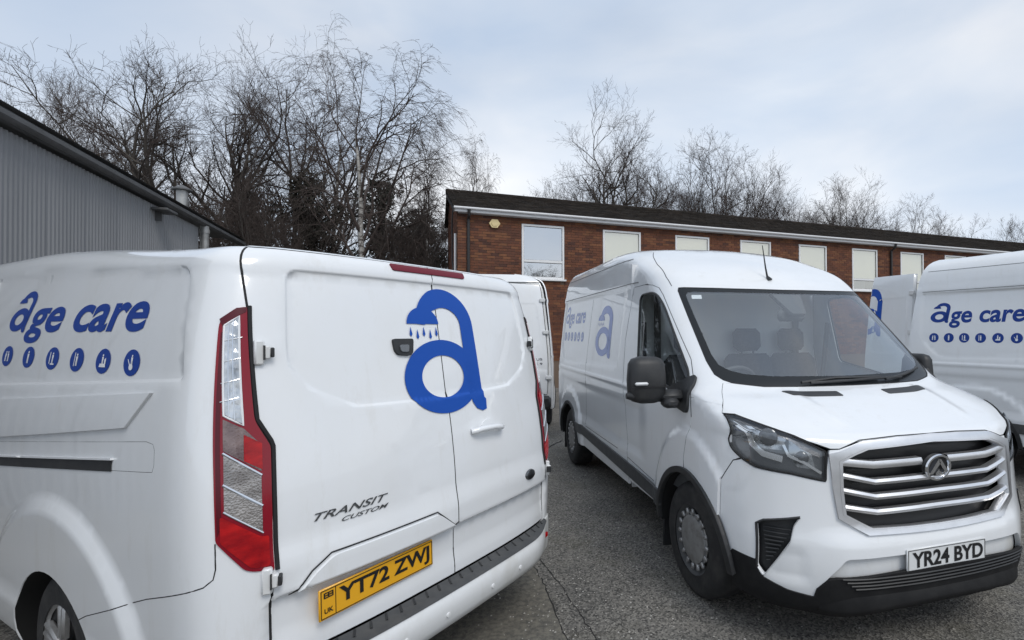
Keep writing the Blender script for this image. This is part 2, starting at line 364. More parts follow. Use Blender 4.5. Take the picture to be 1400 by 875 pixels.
def ribbon(name, S, pts, width, m, parent, off=.004, h=.02):
    # flat strip of given width along a line on a surface
    d = dens(pts, h); t = np.gradient(d, axis=0); t /= np.maximum(np.linalg.norm(t, axis=1, keepdims=True), 1e-9); nrm = np.stack([-t[:, 1], t[:, 0]], 1)
    poly = np.vstack([d + nrm * width / 2, (d - nrm * width / 2)[::-1]])
    return patch(name, S, poly.tolist(), m, parent, h=max(h, width), off=off, skirt=.006)
def text2d(s, size=1, bold=0., shear=0., sx=1, spacing=1):
    c = bpy.data.curves.new('t', 'FONT'); c.body = s; c.size = size; c.offset = bold; c.shear = shear; c.space_character = spacing; c.resolution_u = 6; c.fill_mode = 'FRONT'
    o = bpy.data.objects.new('t', c); me = bpy.data.meshes.new_from_object(o)
    V = np.array([(v.co.x, v.co.y) for v in me.vertices]) if len(me.vertices) else np.zeros((0, 2)); F = [tuple(p.vertices) for p in me.polygons]
    bpy.data.objects.remove(o); bpy.data.curves.remove(c); bpy.data.meshes.remove(me)
    V[:, 0] *= sx; return V, F
def fit2d(V, x0, x1, y0=None, y1=None):
    a, b = V[:, 0].min(), V[:, 0].max(); V = V.copy(); V[:, 0] = x0 + (V[:, 0] - a) / (b - a) * (x1 - x0)
    if y0 is not None: a, b = V[:, 1].min(), V[:, 1].max(); V[:, 1] = y0 + (V[:, 1] - a) / (b - a) * (y1 - y0)
    return V
def strip2d(cl, w):
    # polygon strip along a centre line; returns quads
    P = np.array(cl, float); t = np.gradient(P, axis=0); t /= np.linalg.norm(t, axis=1, keepdims=True); n = np.stack([-t[:, 1], t[:, 0]], 1)
    w = np.broadcast_to(np.asarray(w, float), (len(P),))[:, None]; k = 6; V = []
    for j in range(k + 1): V.append(P + n * w * (j / k - .5))
    V = np.stack(V, 1).reshape(-1, 2); m = k + 1
    return V, [(i * m + j, i * m + j + 1, (i + 1) * m + j + 1, (i + 1) * m + j) for i in range(len(P) - 1) for j in range(k)]
def logo2d(drops=True, thin=.129):
    # letter 'a' with a shower head, about .49 wide and .58 high, ring centred on (0, 0)
    out = []
    def ring(rx0, rz0, rx1, rz1, cx=0, cz=0, n=64, k=6):
        V = []; 
        for i in range(n):
            t = 2 * math.pi * i / n
            for j in range(k + 1):
                f = j / k; V.append((cx + (rx0 + (rx1 - rx0) * f) * math.cos(t), cz + (rz0 + (rz1 - rz0) * f) * math.sin(t)))
        m = k + 1
        return np.array(V), [(i * m + j, i * m + j + 1, ((i + 1) % n) * m + j + 1, ((i + 1) % n) * m + j) for i in range(n) for j in range(k)]
    out.append(ring(thin, thin * .76, .224, .172))
    cl = [(.045 - .0 + .152 * math.cos(a), .245 + .128 * math.sin(a)) for a in np.linspace(math.pi * 1.0, 0, 26)]
    cl += [(.197 - .012 * 0, z) for z in np.linspace(.225, -.10, 18)] + [(.20, -.125), (.212, -.145), (.232, -.158), (.252, -.160)]
    w = [.055 + .037 * min(1, i / 9) for i in range(26)] + [.092] * 18 + [.09, .085, .07, .05]
    out.append(strip2d(cl, w))
    V = [(-.092, .247)]; n = 20
    for i in range(n + 1):
        t = math.pi * i / n; V.append((-.092 + .096 * math.cos(t), .247 + .078 * math.sin(t)))
    out.append((np.array(V), [(0, i + 1, i + 2) for i in range(n)]))
    if drops:
        for i in range(5):
            x = -.168 + i * .038; t = .20 - (.012 if i % 2 else 0)
            out.append((np.array([(x, t + .035), (x + .008, t), (x, t - .012), (x - .008, t)]), [(0, 1, 2, 3)]))
    V, F = [], []
    for v, f in out:
        k = len(V); V += [tuple(p) for p in v]; F += [tuple(i + k for i in q) for q in f]
    return np.array(V), F
def on_surf(name, S, V2, F, m, parent, off=.002, flip=False):
    # V2: (u, v) parameters on a surface
    P = S.P(V2[:, 0], V2[:, 1], off); N = S.N(V2[:, 0], V2[:, 1]); FF = []
    for f in F:
        n = np.cross(P[f[1]] - P[f[0]], P[f[2]] - P[f[0]]); FF.append(tuple(f) if n @ N[f[0]] > 0 else tuple(f)[::-1])
    return mk(name, P, FF, m, parent, normals=N)
def disc2d(cx, cy, rx, ry, n=28):
    V = [(cx, cy)] + [(cx + rx * math.cos(2 * math.pi * i / n), cy + ry * math.sin(2 * math.pi * i / n)) for i in range(n)]
    return np.array(V), [(0, i + 1, (i + 1) % n + 1) for i in range(n)]
def figure2d(kind):
    # little white figures inside the round icons, unit circle coordinates
    V, F = [], []
    def add(v, f):
        k = len(V); V.extend([tuple(p) for p in v]); F.extend([tuple(i + k for i in q) for q in f])
    def person(x, y, s, lean=0):
        add(*disc2d(x + lean * .6 * s, y + .62 * s, .15 * s, .15 * s, 10)); add([(x - .16 * s, y - .1 * s), (x + .16 * s, y - .1 * s), (x + (.2 + lean * .4) * s, y + .42 * s), (x - (.2 - lean * .4) * s, y + .42 * s)], [(0, 1, 2, 3)])
        add([(x - .16 * s, y - .75 * s), (x - .02 * s, y - .75 * s), (x - .02 * s, y - .1 * s), (x - .16 * s, y - .1 * s)], [(0, 1, 2, 3)]); add([(x + .03 * s, y - .75 * s), (x + .17 * s, y - .75 * s), (x + .16 * s, y - .1 * s), (x + .02 * s, y - .1 * s)], [(0, 1, 2, 3)])
    if kind == 0: person(-.33, -.02, .82, .15); person(.3, -.02, .82, -.15)
    elif kind == 1: person(0, 0, .95)
    elif kind == 2: person(.12, .05, .8); add([(-.5, -.6), (-.36, -.6), (-.36, .7), (-.5, .7)], [(0, 1, 2, 3)]); add([(-.2, -.7), (.55, -.7), (.55, -.55), (-.2, -.55)], [(0, 1, 2, 3)])
    elif kind == 3: person(.05, 0, .85); add([(-.42, -.7), (-.3, -.7), (-.3, .75), (-.42, .75)], [(0, 1, 2, 3)])
    elif kind == 4: person(-.05, .12, .75); add([(-.55, -.6), (.55, -.6), (.45, -.25), (-.45, -.25)], [(0, 1, 2, 3)]); add([(.25, -.3), (.5, -.3), (.5, .35), (.25, .2)], [(0, 1, 2, 3)])
    else: person(.05, .2, .7); add(*disc2d(-.02, -.42, .3, .3, 14)); add([(-.62, .3), (-.5, .3), (-.1, -.3), (-.22, -.35)], [(0, 1, 2, 3)])
    return np.array(V), F
def lettering(S, parent, u0, u1, zbase, xh, icons, zicon, irx, irz, mcol, shear=.16, sgn=-1, off=.0016):
    # 'age care' reading from u0 to u1 (u decreases to the right), with the round icons under it
    Vl, Fl = logo2d(False, .105); w = abs(u1 - u0)
    Vl = Vl * (xh / .344); Vl[:, 0] += shear * Vl[:, 1]; sx = 1.15 * (w / (xh * 7.4)) ** .5; Vl[:, 0] *= sx
    Vl[:, 0] -= Vl[:, 0].min(); wl = Vl[:, 0].max(); Vl[:, 1] += zbase + xh / 2
    V, F = text2d('ge care', 1, .025, shear, 1, 1.0)
    ee, _f = text2d('e', 1, .022, 0); V[:, 1] *= xh / (ee[:, 1].max() - ee[:, 1].min()); V[:, 1] += zbase + .012 * xh
    V = fit2d(V, wl - .010 * w, w)
    allV = np.vstack([Vl, V]); allF = list(Fl) + [tuple(i + len(Vl) for i in f) for f in F]
    allV[:, 0] = u0 + sgn * allV[:, 0]
    par = list(range(len(allV)))
    def find(i):
        while par[i] != i: par[i] = par[par[i]]; i = par[i]
        return i
    nl = len(Vl)
    for f in allF:
        for i in f[1:]: par[find(f[0])] = find(i)
    for i in range(1, nl): par[find(0)] = find(i)          # strokes of the shower letter stay together
    comp = {}
    for f in allF: comp.setdefault(find(f[0]), []).append(f)
    for fs in comp.values():
        ids = sorted({i for f in fs for i in f}); mpi = {i: k for k, i in enumerate(ids)}; on_surf('letter', S, allV[ids], [tuple(mpi[i] for i in f) for f in fs], mcol, parent, off)
    for k, u in enumerate(icons):
        V, F = disc2d(u, zicon, irx, irz); ic = on_surf('icon_disc', S, V, F, mcol, parent, off)
        V, F = figure2d(k % 6); V = V.copy(); V[:, 0] = u + sgn * V[:, 0] * irx * .8; V[:, 1] = zicon + V[:, 1] * irz * .8
        on_surf('icon_figure', S, V, F, WHITEV, ic, off + .001)
def plate(name, parent, c, w, h_, txt, matp, n=(0, -1, 0), tilt=0., band=False, sx=1):
    # number plate facing -Y of its van, centred at c
    P = empty(name, c, 0, parent); P.rotation_euler = (tilt, 0, 0)
    MB().box((0, .004, 0), (w, .008, h_), bev=.003).build('plate_board', matp, P)
    V, F = text2d(txt, 1, .030, 0); x0 = -w / 2 + (.075 if band else .03)
    V = fit2d(V, x0, w / 2 - .022, -h_ * .345, h_ * .345)
    mk('plate_letters', np.stack([V[:, 0], 0 * V[:, 0] - .0022, V[:, 1]], 1), F, INK, P, smooth=0)
    b = .004; m = MB()
    for (cx, cz, sx_, sz_) in ((0, h_ / 2 - .007, w - .014, .0022), (0, -h_ / 2 + .007, w - .014, .0022), (-w / 2 + .007, 0, .0022, h_ - .014), (w / 2 - .007, 0, .0022, h_ - .014)):
        m.box((cx, -.0005, cz), (sx_, .003, sz_))
    if band:
        m.box((-w / 2 + .062, -.0005, 0), (.0018, .003, h_ - .016))
        V, F = text2d('UK', 1, .02); V = fit2d(V, -w / 2 + .018, -w / 2 + .052, -h_ * .30, -h_ * .14); m.add([(a, -.0022, b_) for a, b_ in V], F)
        for zz in (.022, .030, .038): m.box((-w / 2 + .035, -.001, zz), (.036 if zz != .03 else .030, .002, .0035))
        for xx in (.019, .035, .051): m.box((-w / 2 + xx, -.0013, .030), (.004, .002, .018))
    m.build('plate_border', INK, P, smooth=0)
    return P
def wheel(parent, c, r, wd, sgn, style, steer=0):
    # sgn: outer face towards sgn*X
    W = empty('wheel', c, steer, parent); s = sgn * wd / 2
    pr = [(r * .60, .5), (r * .66, .485), (r * .80, .50), (r * .90, .47), (r * .965, .40), (r * .992, .30), (r, .12), (r, -.12), (r * .992, -.30), (r * .96, -.42), (r * .8, -.5), (r * .6, -.5)]
    MB().lathe([(a, b * wd) for a, b in pr], (0, 0, 0), 'x', 48, sgn).build('tyre', RUBBER, W)
    m = MB(); m.lathe([(.02, .30 * wd), (r * .3, .30 * wd), (r * .5, .32 * wd), (r * .57, .42 * wd), (r * .62, .47 * wd), (r * .64, .44 * wd)], (0, 0, 0), 'x', 40, sgn)
    if style == 'steel':
        m.build('rim', GREYPL, W); h_ = MB()
        h_.lathe([(.001, .535 * wd), (r * .10, .53 * wd), (r * .14, .515 * wd), (r * .22, .515 * wd), (r * .36, .485 * wd), (r * .405, .46 * wd), (r * .42, .40 * wd)], (0, 0, 0), 'x', 40, sgn)
        for k in range(16):
            a = 2 * math.pi * k / 16; h_.box((.44 * wd * sgn, r * .475 * math.cos(a), r * .475 * math.sin(a)), (.02, r * .11, r * .075), rx=a, bev=.006)
        h_.lathe([(r * .40, .40 * wd), (r * .44, .42 * wd), (r * .46, .40 * wd)], (0, 0, 0), 'x', 40, sgn)
        h_.build('hub_cap', ALU, W)
    else:
        m.build('rim', BLACK, W); h_ = MB()
        for k in range(5):
            a = 2 * math.pi * k / 5 + .3
            for q in (-.13, .13): h_.box((.44 * wd * sgn, r * .38 * math.cos(a + q), r * .38 * math.sin(a + q)), (.03, r * .44, r * .085), rx=a + q * .6, bev=.008)
        h_.lathe([(.001, .47 * wd), (r * .13, .47 * wd), (r * .16, .42 * wd)], (0, 0, 0), 'x', 24, sgn); h_.lathe([(r * .56, .44 * wd), (r * .61, .485 * wd), (r * .645, .47 * wd)], (0, 0, 0), 'x', 40, sgn)
        h_.build('alloy_spokes', ALU, W)
    return W
def copy_tree(o, parent=None, skip=()):
    c = o.copy(); COL.objects.link(c); c.parent = parent
    for ch in o.children:
        if ch.name.split('.')[0] not in skip: copy_tree(ch, c, skip)
    return c
# ------------------------------------------------------------------ ground
def ground_material():
    m = bpy.data.materials.new('asphalt'); m.use_nodes = True; t = m.node_tree; b = t.nodes['Principled BSDF']; b.inputs['Roughness'].default_value = .85
    nd = t.nodes.new; L = t.links.new; tcn = nd('ShaderNodeTexCoord'); O = tcn.outputs['Object']
    def noise(sc, det=5, ro=.6):
        n = nd('ShaderNodeTexNoise'); n.inputs['Scale'].default_value = sc; n.inputs['Detail'].default_value = det; n.inputs['Roughness'].default_value = ro; L(O, n.inputs['Vector']); return n.outputs['Fac']
    def ramp(src, a, ca, c, cb):
        r = nd('ShaderNodeValToRGB'); r.color_ramp.elements[0].position, r.color_ramp.elements[0].color = a, (*ca, 1); r.color_ramp.elements[1].position, r.color_ramp.elements[1].color = c, (*cb, 1); L(src, r.inputs[0]); return r.outputs[0]
    def mix(f, a, c, mode='MIX'):
        x = nd('ShaderNodeMix'); x.data_type = 'RGBA'; x.blend_type = mode
        if isinstance(f, float): x.inputs[0].default_value = f
        else: L(f, x.inputs[0])
        L(a, x.inputs[6]); L(c, x.inputs[7]) if not isinstance(c, tuple) else setattr(x.inputs[7], 'default_value', (*c, 1)); return x.outputs[2]
    base = ramp(noise(.9), .3, (.092, .090, .086), .72, (.195, .185, .168))
    v = nd('ShaderNodeTexVoronoi'); v.inputs['Scale'].default_value = 95; L(O, v.inputs['Vector'])
    grain = ramp(v.outputs['Color'], .15, (.35, .35, .35), .85, (1.75, 1.72, 1.66)); c = mix(1.0, base, grain, 'MULTIPLY')
    v2 = nd('ShaderNodeTexVoronoi'); v2.inputs['Scale'].default_value = 17; v2.inputs['Randomness'].default_value = 1; L(O, v2.inputs['Vector'])
    sp = nd('ShaderNodeMath'); sp.operation = 'LESS_THAN'; sp.inputs[1].default_value = .105; L(v2.outputs['Distance'], sp.inputs[0])
    gate = nd('ShaderNodeMath'); gate.operation = 'GREATER_THAN'; gate.inputs[1].default_value = .42; sc_ = nd('ShaderNodeSeparateColor'); L(v2.outputs['Color'], sc_.inputs[0]); L(sc_.outputs[0], gate.inputs[0])
    gm = nd('ShaderNodeMath'); gm.operation = 'MULTIPLY'; L(sp.outputs[0], gm.inputs[0]); L(gate.outputs[0], gm.inputs[1])
    c = mix(gm.outputs[0], c, (.50, .48, .45))
    moss = ramp(noise(1.7, 7, .7), .52, (0, 0, 0), .72, (1, 1, 1)); mm = nd('ShaderNodeMath'); mm.operation = 'MULTIPLY'; mm.inputs[1].default_value = .45; L(moss, mm.inputs[0])
    c = mix(mm.outputs[0], c, (.115, .105, .070))
    oil = ramp(noise(.75, 4, .55), .60, (0, 0, 0), .70, (1, 1, 1)); om = nd('ShaderNodeMath'); om.operation = 'MULTIPLY'; om.inputs[1].default_value = .45; L(oil, om.inputs[0])
    c = mix(om.outputs[0], c, (.045, .044, .043)); L(c, b.inputs['Base Color'])
    bm = nd('ShaderNodeBump'); bm.inputs['Strength'].default_value = .8; bm.inputs['Distance'].default_value = .006; L(v.outputs['Distance'], bm.inputs['Height']); L(bm.outputs[0], b.inputs['Normal'])
    return m
GR = ground_material()
g = mk('ground', [(-300, -300, 0), (300, -300, 0), (300, 300, 0), (-300, 300, 0)], [(0, 1, 2, 3)], GR, smooth=0); g['kind'] = 'structure'
CRACK = mat('crack_dark', (.022, .021, .02), .95)
PATCHM = mat('worn_tarmac', (.185, .172, .142), .9, noise=(30, (.095, .09, .08), .38, .62), bump=('voronoi', 80, .6, .005))
rng = random.Random(4)
def crack(pts, w):
    d = dens(pts, .05); V = []
    for i, p in enumerate(d):
        ww = w * (.5 + rng.random()); j = np.array([rng.uniform(-.008, .008), rng.uniform(-.008, .008)])
        V += [(p[0] + j[0] - ww / 2, p[1] + j[1] - ww / 3, .004), (p[0] + j[0] + ww / 2, p[1] + j[1] + ww / 3, .004)]
    mk('crack', V, [(2 * i, 2 * i + 1, 2 * i + 3, 2 * i + 2) for i in range(len(d) - 1)], CRACK, g, smooth=0)
def gp(px, py):     # ground point seen at a photo pixel
    x = (px - 836.4) / 704; v = -(py - 448.2 - 6.8) / 704; t = -1.615 / v; return (x * t, t)
pv = [gp(728, 770), gp(745, 800), gp(762, 845), gp(775, 874), gp(800, 960), gp(520, 960), gp(560, 800), gp(640, 760)]
mk('tarmac_patch', [(x, y, .0035) for x, y in pv], [tuple(range(len(pv)))], PATCHM, g, smooth=0)
crack([gp(728, 770), gp(745, 800), gp(762, 845), gp(775, 874), gp(790, 930)], .006)
crack([gp(736, 760), gp(760, 790), gp(800, 850), gp(830, 900)], .004)
crack([gp(733, 612), gp(745, 614), gp(757, 607), gp(768, 602)], .035)
# ------------------------------------------------------------------ brick building behind the vans
def brickmat(i, c):
    return mat('brick_%d' % i, c, .85, noise=(3.0, tuple(k * .6 for k in c), .4, .75), bump=('noise', 90, .3, .004))
BRICKS = [brickmat(0, (.165, .060, .030)), brickmat(1, (.125, .047, .027)), brickmat(2, (.205, .083, .038)), brickmat(3, (.085, .035, .024))]
MORTAR = mat('mortar', (.16, .115, .085), .95)
TILE = mat('roof_tile', (.020, .017, .015), .95, spec=.1, noise=(2.2, (.042, .034, .028), .42, .75))
FASCIA = mat('white_fascia', (.68, .68, .69), .5)
UPVC = mat('window_upvc', (.78, .78, .78), .35)
PIPE = mat('dark_downpipe', (.03, .028, .028), .5)
BLIND = mat('cream_blind', (.80, .77, .64), .8)
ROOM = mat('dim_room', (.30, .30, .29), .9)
def pane_mat(name, refl):
    m = glassmat(name, (.86, .88, .86), 1.0, refl); return m
PANE = pane_mat('window_pane', .46); PANE1 = pane_mat('window_pane_bright', .62)
PANE.node_tree.nodes['Glossy BSDF'].inputs[0].default_value = (1, .985, .92, 1)
ALARM = mat('alarm_yellow', (.72, .58, .30), .5)
def build_house():
    H = empty('brick_building', (-1.988, 15, 0), .3702); tag(H, 'long two-storey red brick building with dark tiled roof and white upstairs windows', 'building')
    x0, x1, dep = -2.40, 31.0, 4.0; nw = 12; ww, zb, zt = .64, 3.19, 4.765
    wins = [(k * 2.49 - ww, k * 2.49 + ww) for k in range(nw)]
    m = MB(); top = 5.0
    m.box(((x0 + x1) / 2, .06, (zb - .15) / 2), (x1 - x0, .06, zb - .15)); m.box(((x0 + x1) / 2, .06, (zt + top) / 2), (x1 - x0, .06, top - zt))
    xs = [x0] + [v for w in wins for v in w] + [x1]
    for a, b in zip(xs[::2], xs[1::2]): m.box(((a + b) / 2, .06, (zb - .15 + zt) / 2), (b - a, .06, zt - zb + .15))
    for a, b in wins: m.box(((a + b) / 2, .06, zb - .075), (b - a, .06, .15))
    m.build('wall', MORTAR, H, smooth=0)
    rg = random.Random(2); bv, bf, bm_ = [], [], []
    def brick(xa, xb, za, ya, out, zz, side=False):
        k = len(bv); d = rg.uniform(-.003, .003)
        if not side: P = [(xa, out - .013 + d, za), (xb, out - .013 + d, za), (xb, out - .013 + d, zz), (xa, out - .013 + d, zz), (xa, out + .02, za), (xb, out + .02, za), (xb, out + .02, zz), (xa, out + .02, zz)]
        else: P = [(out - .013 + d, xb, za), (out - .013 + d, xa, za), (out - .013 + d, xa, zz), (out - .013 + d, xb, zz), (out + .02, xb, za), (out + .02, xa, za), (out + .02, xa, zz), (out + .02, xb, zz)]
        bv.extend(P); bf.extend([(k, k + 1, k + 2, k + 3), (k, k + 4, k + 5, k + 1), (k + 1, k + 5, k + 6, k + 2), (k + 2, k + 6, k + 7, k + 3), (k + 3, k + 7, k + 4, k)])
        c = rg.choices((0, 1, 2, 3), (5, 4, 2, 1))[0]; bm_.extend([c] * 5)
    z = .8; row = 0
    while z < 4.985:
        x = x0 - (.1125 if row % 2 else 0)
        while x < x1:
            xa, xb = max(x, x0), min(x + .215, x1); x += .225
            if xb - xa < .02: continue
            if z + .065 > zb - .15 and z < zt:
                hit = [w for w in wins if xb > w[0] and xa < w[1]]
                if hit:
                    w = hit[0]
                    if z + .03 < zb - .1 and False: pass
                    if xa < w[0] - .03: brick(xa, w[0], z, 0, .03, z + .065)
                    elif xb > w[1] + .03: brick(w[1], xb, z, 0, .03, z + .065)
                    elif z + .065 < zb - .06: brick(xa, xb, z, 0, .03, z + .065)
                    continue
            brick(xa, xb, z, 0, .03, z + .065)
        y = .1125 if row % 2 else 0
        while y < dep:
            lim = 5.0 + (y * 1.25 / 3.1 if y < 3.1 else 1.25 - (y - 3.1) * 1.0)
            if z + .06 < 6.2: brick(max(y, .035), min(y + .215, dep), z, 0, x0 + .0, z + .065, True)
            y += .225
        z += .075; row += 1
    while z < 6.2:      # gable
        y = .1125 if row % 2 else 0
        while y < dep:
            lim = 5.0 + (y * 1.25 / 3.1 if y < 3.1 else 1.25 - (y + .2 - 3.1) * 1.0)
            if z + .07 < lim: brick(y, min(y + .215, dep), z, 0, x0, z + .065, True)
            y += .225
        z += .075; row += 1
    o = mk('bricks', bv, bf, BRICKS, H, smooth=0, midx=bm_); o['kind'] = 'stuff'
    # gable backing, back wall
    m = MB(); m.prism([(.03, 0), (dep, 0), (dep, 5.35), (3.1, 6.22), (.03, 4.98)], x0 + .01, x0 + .08, lambda y, z, x: (x, y, z)); m.prism([(.03, 0), (dep, 0), (dep, 5.35), (3.1, 6.22), (.03, 4.98)], x1 - .08, x1, lambda y, z, x: (x, y, z)); m.box(((x0 + x1) / 2, dep - .05, 2.7), (x1 - x0, .1, 5.3)); m.build('gable_wall', MORTAR, H, smooth=0)
    # roof: deck and overlapping tiles
    sl = math.atan2(1.25, 3.25); 
    MB().add([(x0 - .12, -.2, 5.05), (x1, -.2, 5.05), (x1, 3.1, 6.28), (x0 - .12, 3.1, 6.28), (x0 - .12, dep + .2, 5.3), (x1, dep + .2, 5.3)], [(0, 1, 2, 3), (3, 2, 5, 4)]).build('roof', TILE, H, smooth=0)
    tv, tf = [], []
    for r in range(12):
        f0, f1 = r / 12, (r + 1.12) / 12; y0, z0 = -.22 + 3.3 * f0, 5.045 + 1.25 * f0; y1, z1 = -.22 + 3.3 * f1, 5.045 + 1.25 * f1
        x = x0 - .14 - (.16 if r % 2 else 0)
        while x < x1:
            j = rg.uniform(0, .012); k = len(tv); a, b = max(x, x0 - .14) + .006, x + .324
            tv += [(a, y0, z0 + .045 + j), (b, y0, z0 + .045 + j), (b, y1, z1 + .022), (a, y1, z1 + .022), (a, y0, z0 + .012), (b, y0, z0 + .012)]; tf += [(k, k + 1, k + 2, k + 3), (k, k + 4, k + 5, k + 1), (k + 1, k + 5, k + 2), (k, k + 3, k + 4)]
            x += .33
    mk('roof_tiles', tv, tf, TILE, H, smooth=0)['kind'] = 'stuff'
    MB().tube([(x0 - .14, 3.1, 6.31), (x1, 3.1, 6.31)], .09, 8).build('ridge', TILE, H)
    MB().box(((x0 + x1) / 2 - .05, -.17, 4.985), (x1 - x0 + .1, .03, .10)).box(((x0 + x1) / 2, -.07, 4.93), (x1 - x0, .18, .012)).build('fascia', FASCIA, H, smooth=0)
    MB().tube([(x0 - .12, -.22, 5.035), (x1, -.22, 5.035)], .035, 8).build('gutter', FASCIA, H)
    MB().add([(x0 - .13, -.22, 5.02), (x0 - .13, 3.1, 6.27), (x0 - .13, 3.1, 6.14), (x0 - .13, -.22, 4.9), (x0 - .10, -.22, 5.02), (x0 - .10, 3.1, 6.27), (x0 - .10, 3.1, 6.14), (x0 - .10, -.22, 4.9)], [(0, 1, 2, 3), (4, 7, 6, 5), (0, 4, 5, 1), (3, 2, 6, 7), (0, 3, 7, 4)]).build('bargeboard', PIPE, H, smooth=0)
    for x in (-2.12, 13.77): MB().tube([(x, -.25, 5.0), (x, -.2, 4.86), (x, -.03, 4.76), (x, -.03, .2)], .042, 8).build('downpipe', PIPE, H)
    MB().tube([(x0 - .06, .9, 5.3), (x0 - .08, 1.0, 4.9), (x0 - .09, .8, 3.7), (x0 - .06, .35, 3.1)], .02, 5).build('wall_cable', PIPE, H)
    MB().tube([(x0 - .05, .25, 4.4), (x0 - .05, .25, .2)], .035, 6).build('waste_pipe', FASCIA, H)
    al = MB(); al.prism([(.155 * math.cos(a), .135 * math.sin(a)) for a in np.linspace(0, 2 * math.pi, 6, endpoint=False)], 0, .07, lambda x, z, y: (x - 1.405, .015 - y, z + 4.70)); al.prism([(.10 * math.cos(a), .085 * math.sin(a)) for a in np.linspace(0, 2 * math.pi, 6, endpoint=False)], .07, .085, lambda x, z, y: (x - 1.405, .015 - y, z + 4.70)); al.build('alarm_box', ALARM, H, smooth=0)
    # windows
    for k, (a, b) in enumerate(wins):
        W = empty('window', ((a + b) / 2, 0, 0), 0, H); f = MB(); t_ = .062; zm = 3.70 if k == 0 else 3.60
        hw = (b - a) / 2 - .008
        for (cx, cz, sx, sz) in ((-hw + t_ / 2, (zb + zt) / 2, t_, zt - zb), (hw - t_ / 2, (zb + zt) / 2, t_, zt - zb)): f.box((cx, .035, cz), (sx, .07, sz), bev=.008)
        for cz, sz in ((zt - t_ / 2, t_), (zb + t_ / 2, t_), (zm, .075)): f.box((0, .036, cz), (2 * hw - 2 * t_ + .004, .066, sz), bev=.008)
        f.build('window_frame', UPVC, W)
        MB().box((0, -.005, zb - .028), (2 * hw + .10, .12, .05), bev=.008).build('window_sill', UPVC, W)
        P_ = PANE1 if k == 0 else PANE
        for z0, z1 in ((zb + t_, zm - .037), (zm + .037, zt - t_)):
            j = rg.uniform(-.004, .004); mk('pane', [(-hw + t_, .035 + j, z0), (hw - t_, .035, z0), (hw - t_, .035 + j, z1), (-hw + t_, .035, z1)], [(0, 1, 2, 3)], P_, W, smooth=0)
        gk = MB()
        for z0, z1 in ((zb + t_, zm - .037), (zm + .037, zt - t_)): gk.tube([(-hw + t_, .02, z0), (hw - t_, .02, z0), (hw - t_, .02, z1), (-hw + t_, .02, z1)], .010, 4, closed=True)
        gk.build('gasket', PIPE, W)
        zl = zb + .02 + (0, .0, .0, .18, 0, .42, .1, .0)[k % 8]
        if k: mk('blind', [(-hw + t_ - .02, .075, zl), (hw - t_ + .02, .075, zl), (hw - t_ + .02, .075, zt), (-hw + t_ - .02, .075, zt)], [(0, 1, 2, 3)], BLIND, W, smooth=0)
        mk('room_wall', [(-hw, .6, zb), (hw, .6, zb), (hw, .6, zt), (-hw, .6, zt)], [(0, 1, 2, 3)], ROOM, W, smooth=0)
    return H
build_house()
# ------------------------------------------------------------------ grey corrugated shed on the left
CLAD = mat('grey_cladding', (.285, .29, .30), .55, .1, noise=(1.3, (.225, .23, .24), .35, .75, (1, 1, .15)))
CLADJ = mat('cladding_joint', (.05, .05, .055), .7)
GUT = mat('grey_gutter', (.12, .122, .125), .6, noise=(3, (.075, .075, .075), .4, .7))
FLUE = mat('flue_steel', (.42, .42, .41), .45, .5, noise=(4, (.25, .25, .24), .4, .7))
def build_shed():
    dx, dy = -.396, 1.0; l = math.hypot(dx, dy); rz = math.atan2(dy, dx) - 0
    S = empty('metal_shed', (-7.5, 6.3, 0), math.atan2(dy / l, dx / l)); tag(S, 'grey corrugated metal shed with a deep gutter along its eaves', 'shed')
    # local x runs along the wall away from the camera, local -y (right hand side) faces the yard
    he = 4.16; pw = .925; xs = .78 * l
    first = xs - 8 * pw
    ng = 14
    for k in range(ng):
        a = first + k * pw; b = a + pw
        if a > 6.3: break
        b = min(b, 6.45); V, F = [], []; ribs = 10; pts = []
        n = max(2, int(round((b - a) / (pw / ribs))))
        for i in range(n):
            u0 = a + .014 + (b - a - .028) * i / n; du = (b - a - .028) / n
            pts += [(u0, 0), (u0 + du * .55, 0), (u0 + du * .68, -.018), (u0 + du * .87, -.018)]
        pts.append((b - .014, 0))
        for x, y in pts: V += [(x, y, 0), (x, y, he)]
        F = [(2 * i, 2 * i + 2, 2 * i + 3, 2 * i + 1) for i in range(len(pts) - 1)]
        mk('cladding_panel', V, F, CLAD, S, smooth=0)
    MB().box(((first + 6.4) / 2, .05, he / 2), (6.4 - first, .05, he)).box((6.38, 2.0, he / 2), (.1, 4.0, he)).build('wall', CLADJ, S, smooth=0)
    MB().box(((first + 9.6) / 2, -.10, he + .11), (9.6 - first, .18, .15), bev=.05).build('gutter', GUT, S)
    MB().add([(first, -.2, he + .22), (9.6, -.2, he + .22), (9.6, 9, he + .75), (first, 9, he + .75)], [(0, 1, 2, 3)]).build('roof', GUT, S, smooth=0)
    MB().box((4.15, -.16, he - .10), (.5, .26, .05), bev=.01).box((4.15, -.06, he - .2), (.04, .10, .2)).build('gutter_bracket', GUT, S)
    MB().tube([(6.5, -.10, he + .05), (6.5, -.10, 0)], .09, 10).tube([(6.5, -.10, he - .12), (6.5, -.10, he - .03)], .105, 10).build('downpipe', FLUE, S)
    fx = 7.47
    MB().tube([(fx, .66, he + .1), (fx, .66, he + 1.1)], .12, 16).build('flue', FLUE, S)
    MB().lathe([(.135, he + .30), (.135, he + .36)], (fx, .66, 0), 'z', 18).lathe([(.135, he + .65), (.135, he + .70)], (fx, .66, 0), 'z', 18).lathe([(.001, he + 1.24), (.21, he + 1.12), (.21, he + 1.09), (.11, he + 1.08)], (fx, .66, 0), 'z', 18).build('flue_cowl', GUT, S)
build_shed()
